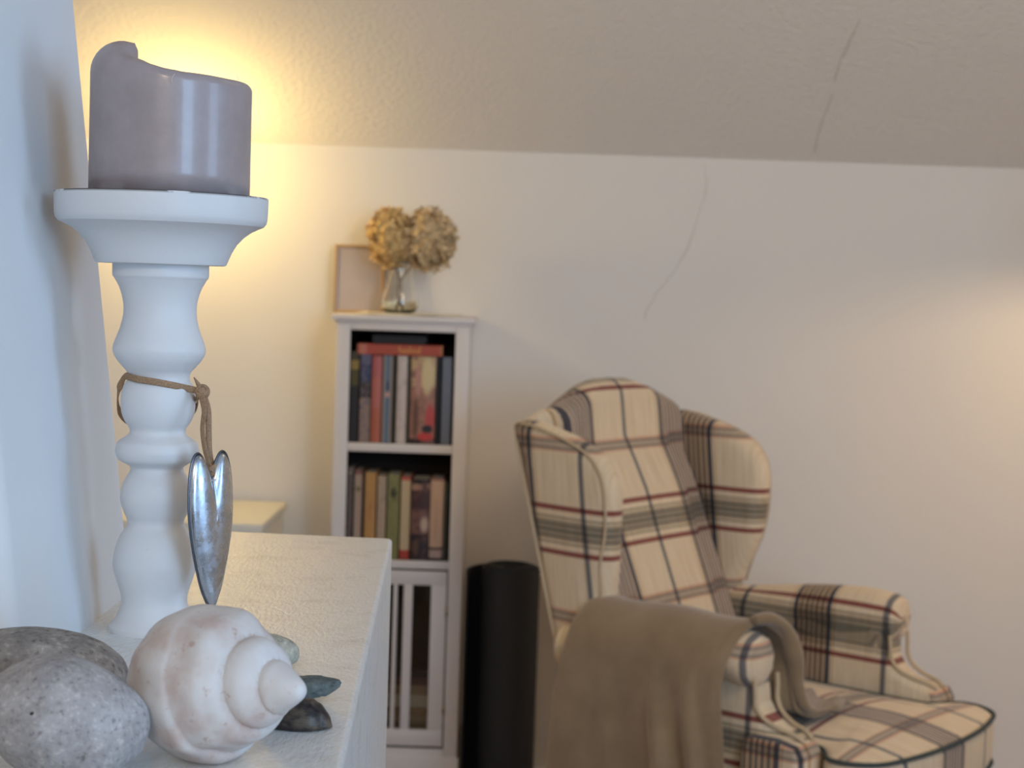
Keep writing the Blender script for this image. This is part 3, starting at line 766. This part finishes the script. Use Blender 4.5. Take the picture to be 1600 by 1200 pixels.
# ---------------------------------------------------------------- low white cabinet behind the candlestick
def low_cabinet():
    m = Mat('cream_lacquer', (.80, .76, .64, 1), .5)
    zt = P(408, 820, 3.73).z; x1 = P(410, 820, 3.73).x; D = WY - .02 - 3.73
    t = thing('low_cabinet', 'low cream cabinet against the back wall behind the candlestick', 'cabinet', (x1 - .42, 3.73, 0))
    box('top_board', 0, .42, 0, D, zt - .022, zt, m, t, .002)
    box('body', .008, .412, .008, D - .002, .03, zt - .0223, m, t, .002)
    d = box('door', .02, .205, -.004, .0078, .05, zt - .04, m, t, .002); d2 = box('door', .215, .40, -.004, .0078, .05, zt - .04, m, t, .002)
    box('plinth', .02, .40, .02, D - .02, 0, .0298, m, t)
low_cabinet()

# ---------------------------------------------------------------- dark roll by the bookcase
def mat_roll():
    m = Mat('black_foam', (.022, .026, .033, 1), .6); m.bump(m.noise(200, 2), .3, .002)
    yy = 4.0; c = P(797, 884, yy); c2 = P(791, 1190, yy)
    t = thing('rolled_mat', 'black exercise mat rolled up and standing between bookcase and armchair', 'rolled mat', (c.x, yy, 0))
    bm = bmesh.new(); th = .006; pts = []; tr = 5.0
    for i in range(int(tr * 30) + 1):
        a = i / 30 * 2 * PI; r_ = .018 + .0105 * a / (2 * PI)
        pts.append((r_ * cos(a), r_ * sin(a)))
    ae = tr * 2 * PI
    # outer flap springs open to the left, in front
    lastr = .018 + .0105 * tr
    start = ae
    for k in range(1, 17):
        a = start + k / 16 * PI * 1.02; r_ = lastr + .004 * k / 16 + .030 * (k / 16) ** 2.2; pts.append((r_ * cos(a), r_ * sin(a)))
    H_ = c.z
    def lv(z, s_, top=False):
        o_, i_ = [], []
        for k, (x, y) in enumerate(pts):
            x0, y0 = pts[max(0, k - 1)]; x1, y1 = pts[min(len(pts) - 1, k + 1)]
            n = Vector((y1 - y0, -(x1 - x0))).normalized() * th / 2
            zz = z - (.004 * sin(k * .05) if top else 0) - (.006 * max(0, k - len(pts) + 10) / 10 if top else 0)
            o_.append(bm.verts.new((x + n.x, y + n.y, zz))); i_.append(bm.verts.new((x - n.x, y - n.y, zz)))
        return o_, i_
    o0, i0 = lv(0, 1); o1, i1 = lv(H_, 1, True)
    for k in range(len(pts) - 1):
        bm.faces.new((o0[k], o0[k + 1], o1[k + 1], o1[k])); bm.faces.new((i0[k], i1[k], i1[k + 1], i0[k + 1]))
        bm.faces.new((o1[k], o1[k + 1], i1[k + 1], i1[k])); bm.faces.new((o0[k], i0[k], i0[k + 1], o0[k + 1]))
    bm.faces.new((o0[0], o1[0], i1[0], i0[0])); bm.faces.new((o0[-1], i0[-1], i1[-1], o1[-1]))
    obj('foam_sheet', bm, m, t, True, 50)
    t.rotation_euler = (0, 0, math.radians(8))
    gx = BX + .157; zt = P(725, 1134, 4.1).z
    o = box('storage_box', gx + .004, gx + .030, 4.095, 4.135, 0, zt, Mat('dark_green_card', (.020, .035, .030, 1), .7), None, .001); tag(o, 'slim dark green box on the floor between bookcase and rolled mat', 'box')
mat_roll()

# ---------------------------------------------------------------- plaid wing chair
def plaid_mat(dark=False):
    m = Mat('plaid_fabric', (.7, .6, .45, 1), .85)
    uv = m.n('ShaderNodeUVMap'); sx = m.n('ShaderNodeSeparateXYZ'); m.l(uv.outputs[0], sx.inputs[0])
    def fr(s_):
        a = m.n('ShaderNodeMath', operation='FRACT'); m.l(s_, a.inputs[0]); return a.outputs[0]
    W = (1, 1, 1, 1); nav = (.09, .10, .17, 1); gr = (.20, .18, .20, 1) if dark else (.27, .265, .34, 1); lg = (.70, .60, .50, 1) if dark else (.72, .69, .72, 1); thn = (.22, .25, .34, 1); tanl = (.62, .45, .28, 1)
    warp = m.ramp(fr(sx.outputs[0]), [(0, thn), (.016, W), (.345, tanl), (.352, W), (.368, nav), (.400, lg), (.417, gr), (.435, lg), (.451, gr), (.476, lg), (.489, nav), (.505, lg), (.520, gr), (.543, lg), (.559, gr), (.585, lg), (.600, nav), (.634, W), (.648, tanl), (.656, W), (.984, thn)], 'CONSTANT')
    mar = (.34, .12, .13, 1); pk = (.82, .58, .54, 1); gn = (.20, .22, .23, 1); gg = (.42, .42, .42, 1); sf = (.85, .82, .78, 1); bl = (.36, .37, .42, 1)
    lg = (.62, .6, .62, 1); weft = m.ramp(fr(sx.outputs[1]), [(0, lg), (.010, bl), (.026, pk), (.040, W), (.352, mar), (.384, W), (.418, gn), (.427, sf), (.442, gg), (.458, gn), (.468, gg), (.490, gn), (.505, gg), (.525, gn), (.536, gg), (.556, sf), (.572, gn), (.581, W), (.615, mar), (.645, W), (.958, pk), (.972, bl), (.988, lg)], 'CONSTANT')
    mp = m.n('ShaderNodeMapping'); mp.inputs['Scale'].default_value = (60, 3, 1); m.l(uv.outputs[0], mp.inputs[0])
    slub = m.ramp(m.noise(1, 3, .6, mp.outputs[0]), [(.3, (.60, .46, .30, 1)), (.55, (.70, .575, .41, 1)), (.8, (.74, .63, .47, 1))])
    c = m.mix(1.0, slub, warp, 'MULTIPLY'); c = m.mix(1.0, c, weft, 'MULTIPLY')
    m.base(c); m.bump(m.noise(700, 2), .25, .0008)
    m.b.inputs['Sheen Weight'].default_value = .2
    return m
PL = .34
def uvset(o, fx, fy):
    """fx, fy: functions (co, normal) -> metres across / along; the plaid repeats every 34 cm"""
    me = o.data; l = me.uv_layers.new(name='UVMap')
    for p_ in me.polygons:
        n = p_.normal
        for li in p_.loop_indices:
            co = me.vertices[me.loops[li].vertex_index].co
            l.data[li].uv = (fx(co, n) / PL, fy(co, n) / PL)
WEFT0 = .765 - PL / 2      # group centre of the weft at height .765
fyw = lambda off=0: (lambda c, n: c.z - WEFT0 + off)
def slab(bm, outline, v0, v1, rad, seg=5, axis='v', crown=0.0):
    """padded slab: outline in (u,w) [axis v] or (u,v) [axis w]; rounded edge of radius rad"""
    k = len(outline); O_ = [Vector(p_) for p_ in outline]
    area = sum(O_[i].x * O_[(i + 1) % k].y - O_[(i + 1) % k].x * O_[i].y for i in range(k))
    nr = []
    for i in range(k):
        t = (O_[(i + 1) % k] - O_[i - 1]).normalized(); n = Vector((t.y, -t.x)) if area > 0 else Vector((-t.y, t.x)); nr.append(n)
    layers = []
    for s_, base in ((-1, v0), (1, v1)):
        pass
    prof = []
    for j in range(seg + 1):
        a = PI / 2 * j / seg; prof.append((rad * (1 - sin(a)), v0 + rad * (1 - cos(a))))
    for j in range(seg, -1, -1):
        a = PI / 2 * j / seg; prof.append((rad * (1 - sin(a)), v1 - rad * (1 - cos(a))))
    mk = (lambda p_, v: (p_.x, v, p_.y)) if axis == 'v' else (lambda p_, v: (p_.x, p_.y, v))
    rings = [[bm.verts.new(mk(O_[i] - nr[i] * ins, v)) for i in range(k)] for ins, v in prof]
    for a, b in zip(rings, rings[1:]):
        for i in range(k): bm.faces.new((a[i], a[(i + 1) % k], b[(i + 1) % k], b[i]))
    cen = sum(O_, Vector((0, 0))) / k
    for ring, v, sg in ((rings[0], v0, -1), (rings[-1], v1, 1)):
        prev = ring; base_ = [Vector(O_[i]) - nr[i] * rad for i in range(k)]
        for s_ in (.85, .6, .3):
            cur = [bm.verts.new(mk(cen + (p_ - cen) * s_, v + sg * crown * (1 - s_ ** 2))) for p_ in base_]
            for i in range(k): bm.faces.new((prev[i], prev[(i + 1) % k], cur[(i + 1) % k], cur[i]))
            prev = cur
        cv = bm.verts.new(mk(cen, v + sg * crown))
        for i in range(k): bm.faces.new((prev[i], prev[(i + 1) % k], cv))
def c2(pts, k=6): return [Vector((p_.x, p_.y)) for p_ in crom([Vector((a, b, 0)) for a, b in pts], k, closed=True)]
ub = lambda w: .002 + (.976 - w) * .295         # outer back line
crest = lambda v: interp(abs(v + .0), [(0, 1.056), (.06, 1.054), (.11, 1.043), (.16, 1.024), (.21, 1.003), (.25, .985), (.30, .972), (.33, .966)])
def armchair():
    t = thing('wing_chair', 'cream, navy and maroon plaid wing armchair facing right', 'armchair', (.187, 3.63, 0), -math.radians(38.5))
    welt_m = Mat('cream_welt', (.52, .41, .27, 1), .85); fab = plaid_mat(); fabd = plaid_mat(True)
    # --- back: padded loft with camel-back crest
    bm = bmesh.new(); NVv = 60; secs = []; arcs = {}
    for i in range(NVv + 1):
        v = -.292 + .584 * i / NVv; wc = crest(v); ed = sstep(.292, .20, abs(v))
        pts = []
        ws = [.30, .36, .42, .50, .58, .66, .74, .82, .88, .93]
        for w in ws:
            w_ = .30 + (w - .30) * (wc - .06 - .30) / (.99 - .30)
            T = interp(w_, [(.30, .15), (.593, .120), (.723, .103), (.829, .094), (.921, .070), (.987, .050), (1.1, .045)]) * (1 - .72 * sstep(.208, .238, abs(v)) * sstep(.99, .93, w_)) - .006 * sstep(.12, .20, abs(v))
            pts.append((ub(w_) + T, w_))
        r_ = .040; uc = ub(wc - r_) + .036
        for a in range(0, 9):
            an = PI * a / 8; uf = pts[9][0] - .010; rr = (uf - ub(wc - .05)) / 2 + .004
            pts.append((uf - rr + rr * cos(an), wc - .045 + .045 * sin(an)))
        for w in (.9, .7, .5, .3): pts.append((ub(w * (wc - .04) / .95), w * (wc - .04) / .95))
        secs.append([bm.verts.new((u, v, w)) for u, w in pts])
        L = 0; al = [0]
        for a, b in zip(pts, pts[1:]): L += math.hypot(b[0] - a[0], b[1] - a[1]); al.append(L)
        k_ = min(range(10), key=lambda q: abs(pts[q][1] - .765)); 
        arcs[i] = [x - al[k_] + pts[k_][1] for x in al]
    for a, b in zip(secs, secs[1:]):
        for j in range(len(a) - 1): bm.faces.new((a[j], a[j + 1], b[j + 1], b[j]))
    bm.faces.new(secs[0]); bm.faces.new(secs[-1])
    bm.verts.index_update(); amap = {}
    for i, s_ in enumerate(secs):
        for j, v_ in enumerate(s_): amap[v_.index] = arcs[i][j]
    o = obj('backrest', bm, fab, t, True, 60)
    l = o.data.uv_layers.new(name='UVMap')
    for p_ in o.data.polygons:
        for li in p_.loop_indices:
            vi = o.data.loops[li].vertex_index; co = o.data.vertices[vi].co
            l.data[li].uv = ((co.y + .005) / PL, (amap[vi] - WEFT0) / PL)
    # --- wings
    wing = [(ub(.40) + .0, .40), (ub(.60), .60), (ub(.80), .80), (.008, .945), (.012, .972), (.05, .976), (.10, .966), (.165, .949), (.225, .922), (.256, .885), (.268, .84), (.268, .77), (.258, .71), (.238, .655), (.218, .61), (.212, .56), (.215, .50), (.22, .40)]
    for s_ in (-1, 1):
        bm = bmesh.new(); o_ = c2(wing if s_ > 0 else wing[:11] + [(.268, .77), (.266, .71), (.262, .655), (.256, .60), (.25, .55), (.246, .48), (.24, .40)], 4)
        v0, v1 = (-.325, -.258) if s_ < 0 else (.258, .325)
        slab(bm, o_, v0, v1, .032, 6, crown=.004)
        for vv in bm.verts:        # wings open out a little towards the front
            vv.co.y += s_ * (.05 * max(0, vv.co.x - ub(vv.co.z) - .05) * sstep(.5, .8, vv.co.z)) + s_ * -.012
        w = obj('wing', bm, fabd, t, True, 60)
        off = (.14 if s_ < 0 else .065)
        uvset(w, lambda c, n, off=off: c.x + (ub(.84) - ub(c.z)) * .45 + off, fyw())
        # welt along the wing's outer edge, from the crest down to the arm
        bm = bmesh.new(); vw = s_ * .311
        add_sweep(bm, crom([(ub(z_) + .010, vw, z_) for z_ in (.40, .60, .80)] + [(.022, vw, .955), (.052, vw, .969), (.10, vw + s_ * .001, .960), (.162, vw + s_ * .004, .942), (.216, vw + s_ * .006, .916), (.245, vw + s_ * .008, .88), (.256, vw + s_ * .008, .835), (.257, vw + s_ * .007, .77), (.247, vw + s_ * .004, .71), (.227 + (.022 if s_ < 0 else 0), vw, .655), (.210 + (.034 if s_ < 0 else 0), vw, .60)], 5), .003, .003, n=8)
        wl = obj('welt', bm, welt_m, w)
    # --- arms
    for s_ in (-1, 1):
        bm = bmesh.new()
        post = [(.19, .20), (.19, .55), (.30, .575), (.45, .590), (.56, .585), (.594, .56), (.597, .525), (.600, .495), (.616, .472), (.645, .457), (.682, .449), (.700, .436), (.702, .40), (.702, .30), (.702, .20)]
        v0, v1 = (-.315, -.237) if s_ < 0 else (.237, .315)
        slab(bm, [Vector(p_) for p_ in post], v0, v1, .016, 4, crown=0)
        for vv in bm.verts:      # post narrows toward its swept tip
            k_ = sstep(.60, .70, vv.co.x) * sstep(.40, .45, vv.co.z); vv.co.y = vv.co.y * (1 - k_) + (s_ * .285 + (vv.co.y - s_ * .285) * .75) * k_
        # roll along the top
        path = [(.16, s_ * .285, .530), (.30, s_ * .286, .553), (.42, s_ * .288, .570), (.52, s_ * .290, .577), (.58, s_ * .291, .573)]
        pth = crom(path, 6); rings = []
        for i, p_ in enumerate(pth):
            rr = .052
            rings.append([bm.verts.new(p_ + Vector((0, rr * 1.06 * cos(a), rr * sin(a)))) for a in [2 * PI * k / 28 for k in range(28)]])
        e_ = pth[-1]
        for q in range(1, 6):    # rounded front with gathers
            an = PI / 2 * q / 6
            rings.append([bm.verts.new(e_ + Vector((.030 * sin(an), (.052 * 1.06 * cos(an) ** .6) * cos(a) * (1 + .05 * sin(9 * a) * sin(an)), .052 * cos(an) ** .6 * sin(a) * (1 + .05 * sin(9 * a) * sin(an))))) for a in [2 * PI * k / 28 for k in range(28)]])
        for a, b in zip(rings, rings[1:]):
            for k in range(28): bm.faces.new((a[k], a[(k + 1) % 28], b[(k + 1) % 28], b[k]))
        bm.faces.new(rings[-1]); bm.faces.new(rings[0])
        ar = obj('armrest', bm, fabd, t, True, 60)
        def fx(c, n): return c.x + .09
        def fy(c, n, s_=s_):
            if c.z > .53: 
                a = math.atan2((c.z - .565), -s_ * (c.y - s_ * .288)); return .053 * a + .17 + .012
            return c.z - .53 + .17
        if s_ < 0:
            fy = lambda c, n: c.z - WEFT0 + .0
        uvset(ar, fx, fy)
        # button-like knob and welt of the front scroll
        bm = bmesh.new()
        add_sweep(bm, crom([(.604, s_ * .318, .545), (.606, s_ * .318, .52), (.608, s_ * .317, .497), (.622, s_ * .314, .476), (.650, s_ * .308, .462), (.684, s_ * .303, .453), (.700, s_ * .298, .442)], 5), .0045, .0045, n=8)
        add_sweep(bm, crom([(.604, s_ * .236, .545), (.606, s_ * .236, .52), (.608, s_ * .238, .497), (.622, s_ * .244, .476), (.650, s_ * .254, .462), (.684, s_ * .262, .453), (.700, s_ * .268, .442)], 5), .0045, .0045, n=8)
        wl = obj('welt', bm, welt_m, ar)
        bm = bmesh.new(); blk = [(.585, .20), (.585, .40), (.592, .436), (.612, .446), (.66, .447), (.700, .440), (.712, .42), (.713, .30), (.713, .20)]
        a_, b_ = (-.338, -.246) if s_ < 0 else (.246, .338); slab(bm, [Vector(p_) for p_ in blk], a_, b_, .014, 4, crown=0)
        fb = obj('front_post', bm, fabd, t, True, 60); uvset(fb, lambda c, n: (c.x - .625 + PL / 2) if abs(n.y) > .6 else (.03 + abs(c.y) * .3), lambda c, n: (c.z - .425))
    # --- seat cushion with ears in front of the arms, piped
    out = [(.27, -.222), (.45, -.226), (.60, -.226), (.675, -.227), (.703, -.236), (.722, -.262), (.744, -.290), (.785, -.290), (.828, -.255), (.848, -.19), (.862, -.10), (.866, 0)]
    out = out + [(u, -v) for u, v in out[-2::-1]]
    oc = c2(out, 4); bm = bmesh.new(); slab(bm, oc, .318, .424, .022, 5, 'w', crown=.020)
    cu = obj('seat_cushion', bm, fab, t, True, 60)
    def fxs(c, n): return c.y * 1.0 + .02 + PL / 2
    def fys(c, n): return (c.x if c.z > .41 else .866 + (.424 - c.z)) - .56 + PL / 2 if c.x < .80 or c.z > .41 else c.x + (.424 - c.z) - .56 + PL / 2
    uvset(cu, fxs, lambda c, n: (c.x - .60) + PL / 2 if n.z > .5 or n.z < -.5 else .02 + .30)
    pipe = Mat('dark_green_piping', (.045, .06, .06, 1), .8)
    for z_ in (.419, .324):
        bm = bmesh.new(); cn = Vector((.56, 0))
        pc = [p_ for i_, p_ in enumerate(oc) if i_ % 2 == 0 or True]; add_sweep(bm, [Vector((p_.x + .56 * 0, p_.y * .992, z_)) for p_ in pc], .0045, .0045, n=8, closed=True)
        obj('piping', bm, pipe, cu)
    # --- seat rail under the cushion
    rail = [(.20, -.28), (.45, -.29), (.70, -.292), (.765, -.27), (.805, -.18), (.815, 0)]; rail = rail + [(u, -v) for u, v in rail[-2::-1]]
    bm = bmesh.new(); slab(bm, c2(rail, 3), .195, .315, .010, 3, 'w')
    rl = obj('seat_rail', bm, fab, t, True, 60); uvset(rl, lambda c, n: c.y + .02 + PL / 2 if abs(n.x) > .5 else c.x, fyw())
    wd_ = Mat('dark_mahogany', (.07, .025, .012, 1), .3)
    for u, v, k_ in ((.72, -.22, 1), (.72, .22, 1), (.27, -.22, -1), (.27, .22, -1)):
        bm = bmesh.new()
        pth = crom([(0, 0, .196), (.012 * k_, 0, .14), (.004 * k_, 0, .07), (.018 * k_, 0, .012), (.024 * k_, 0, 0)], 5)
        add_sweep(bm, pth, .022, .022, up=Vector((0, 1, 0)), n=14, taper=lambda s_: 1.15 - .62 * sstep(0, .75, s_) + .25 * sstep(.8, 1, s_))
        lg_ = obj('leg', bm, wd_, t); lg_.location = (u, v, 0)
    return t
CH = armchair()
def chair_pt(u, v, w):
    a = math.radians(38.5); return Vector((.187 + u * cos(a) + v * sin(a), 3.63 - u * sin(a) + v * cos(a), w))

def blanket():
    m = Mat('taupe_fleece', (.20, .15, .105, 1), .95); m.b.inputs['Sheen Weight'].default_value = .5; m.b.inputs['Sheen Roughness'].default_value = .5
    m.base(m.ramp(m.noise(14, 4, .6), [(.3, (.215, .145, .078, 1)), (.7, (.285, .20, .115, 1))])); m.bump(m.noise(600, 3, .7), .5, .0015)
    # cross profile over the near arm: outside bottom -> over the roll -> inside -> on the seat ; (v, w, front edge u, back edge u)
    prof = [(-.372, .16, .575, .175), (-.376, .26, .572, .178), (-.378, .36, .568, .182), (-.374, .44, .565, .186), (-.366, .52, .562, .192), (-.355, .575, .565, .20), (-.337, .615, .575, .21), (-.310, .638, .592, .22), (-.282, .643, .605, .23),
            (-.250, .634, .612, .25), (-.224, .608, .616, .30), (-.210, .560, .618, .36), (-.206, .505, .622, .40), (-.198, .468, .630, .42), (-.170, .456, .636, .43), (-.130, .456, .640, .44), (-.080, .458, .640, .46), (-.045, .460, .640, .49)]
    pr = crom([Vector((a, b, 0)) for a, b, _, _ in prof], 5); fe = crom([Vector((c, d, 0)) for _, _, c, d in prof], 5)
    bm = bmesh.new(); NU = 60; g = []
    for i, (p_, q) in enumerate(zip(pr, fe)):
        row = []; s_ = i / (len(pr) - 1)
        hang = sstep(.60, .25, p_.y) if s_ < .5 else 0
        ins = sstep(.58, .50, p_.y) * (s_ > .5)
        for j in range(NU + 1):
            f = j / NU; u = q.y + (q.x - q.y) * f
            a = (f * 1.0)
            fold = .016 * math.exp(-((f - .60 - .10 * hang) / .035) ** 2) + .018 * math.exp(-((f - .82 - .07 * hang) / .030) ** 2) - .012 * math.exp(-((f - .71 - .09 * hang) / .05) ** 2) + .007 * sin(f * 9 + 1) + .006 * math.exp(-((f - .30 - .06 * hang) / .06) ** 2)
            dv = -fold * sstep(.62, .40, p_.y) if s_ < .5 else .010 * sin(f * 16 + s_ * 6) * ins
            dw = .003 * sin(f * 11 + s_ * 5) if .3 < s_ < .6 else (.006 * (1 + sin(f * 13 + s_ * 20)) * sstep(.72, .85, s_))
            du = .010 * sin(p_.y * 14 + 2) * (f if s_ < .5 else .6) + .006 * sin(s_ * 23) * f
            edge = min(f, 1 - f); sag = 0
            row.append(bm.verts.new(chair_pt(u + du, p_.x + dv - (.010 * sstep(.04, 0, f) + .006 * sstep(.05, 0, 1 - f)) * (-1 if s_ < .5 else 1), p_.y + dw - (.006 * sstep(.05, 0, edge) if .25 < s_ < .62 else 0))))
        g.append(row)
    for a, b in zip(g, g[1:]):
        for j in range(NU): bm.faces.new((a[j], a[j + 1], b[j + 1], b[j]))
    bmesh.ops.recalc_face_normals(bm, faces=bm.faces)
    me = bpy.data.meshes.new('throw_blanket'); bm.to_mesh(me); bm.free()
    o = link('throw_blanket', me, m); md = o.modifiers.new('thick', 'SOLIDIFY'); md.thickness = .009; md.offset = 0
    md2 = o.modifiers.new('soft', 'SUBSURF'); md2.levels = 1; md2.render_levels = 1
    tag(o, 'taupe brown fleece throw draped over the near arm of the plaid armchair', 'blanket')
    bm = bmesh.new()
    tail = [(.585, -.300, .648), (.600, -.262, .648), (.612, -.226, .622), (.620, -.206, .570), (.624, -.196, .515), (.634, -.180, .475), (.648, -.145, .464), (.655, -.100, .464), (.645, -.055, .466)]
    add_sweep(bm, crom([chair_pt(*q) for q in tail], 8), .017, .012, up=Vector((.3, .3, 1)), n=14, taper=lambda f: (.35 + .9 * sin(PI * min(1, f * 1.25 + .08)) ** .7) * (1 + .10 * sin(f * 23)) if f < .85 else .55)
    r_ = obj('rolled_edge', bm, m, o)
    return o
blanket()

# ---------------------------------------------------------------- lamps
def wall_lamp():
    c = P(288, 262, 4.01); t = thing('wall_lamp', 'small glowing globe lamp on the back wall, hidden behind the candle', 'lamp', (c.x, 4.0, c.z))
    e = Mat('lamp_glass', (1, .9, .7, 1), .4); e.b.inputs['Emission Color'].default_value = (1, .72, .38, 1); e.b.inputs['Emission Strength'].default_value = 6
    br = Mat('lamp_metal', (.55, .53, .50, 1), .35, Metallic=1.0)
    bm = bmesh.new(); bmesh.ops.create_uvsphere(bm, u_segments=24, v_segments=14, radius=.038); obj('globe', bm, e, t)
    bm = bmesh.new(); add_lathe(bm, [(0, .1495), (.04, .1495), (.04, .140), (.012, .134), (.010, .06), (.018, .045), (.018, .036), (0, .036)], 28); o = obj('bracket', bm, br, t); o.rotation_euler = (-PI / 2, 0, 0)
    light('wall_lamp_light', 'POINT', (c.x, 3.925, c.z), 6.5, (1.0, .70, .25), .03).parent = None
wall_lamp()
def floor_lamp():
    x, y, z = 1.50, 3.58, 1.45
    t = thing('floor_lamp', 'floor lamp with fabric shade standing right of the picture', 'lamp', (x, y, 0))
    br = Mat('dark_steel', (.1, .1, .1, 1), .4, Metallic=1.0); sh = Mat('linen_shade', (.75, .66, .52, 1), .9, Subsurface_Weight=0)
    bm = bmesh.new(); add_lathe(bm, [(0, 0), (.13, 0), (.13, .012), (.02, .022), (.010, .03), (.010, z - .12), (.004, z - .12), (.004, z + .096), (0, z + .096)], 32); obj('stand', bm, br, t)
    bm = bmesh.new(); add_lathe(bm, [(.15, z - .09), (.10, z + .10), (0, z + .10), (0, z + .097), (.097, z + .097), (.147, z - .09)], 40, close_ends=False)
    bm.faces.ensure_lookup_table(); obj('shade', bm, sh, t)
    light('floor_lamp_light', 'POINT', (x, y, z - .065), 6.5, (1.0, .70, .38), .025)
floor_lamp()
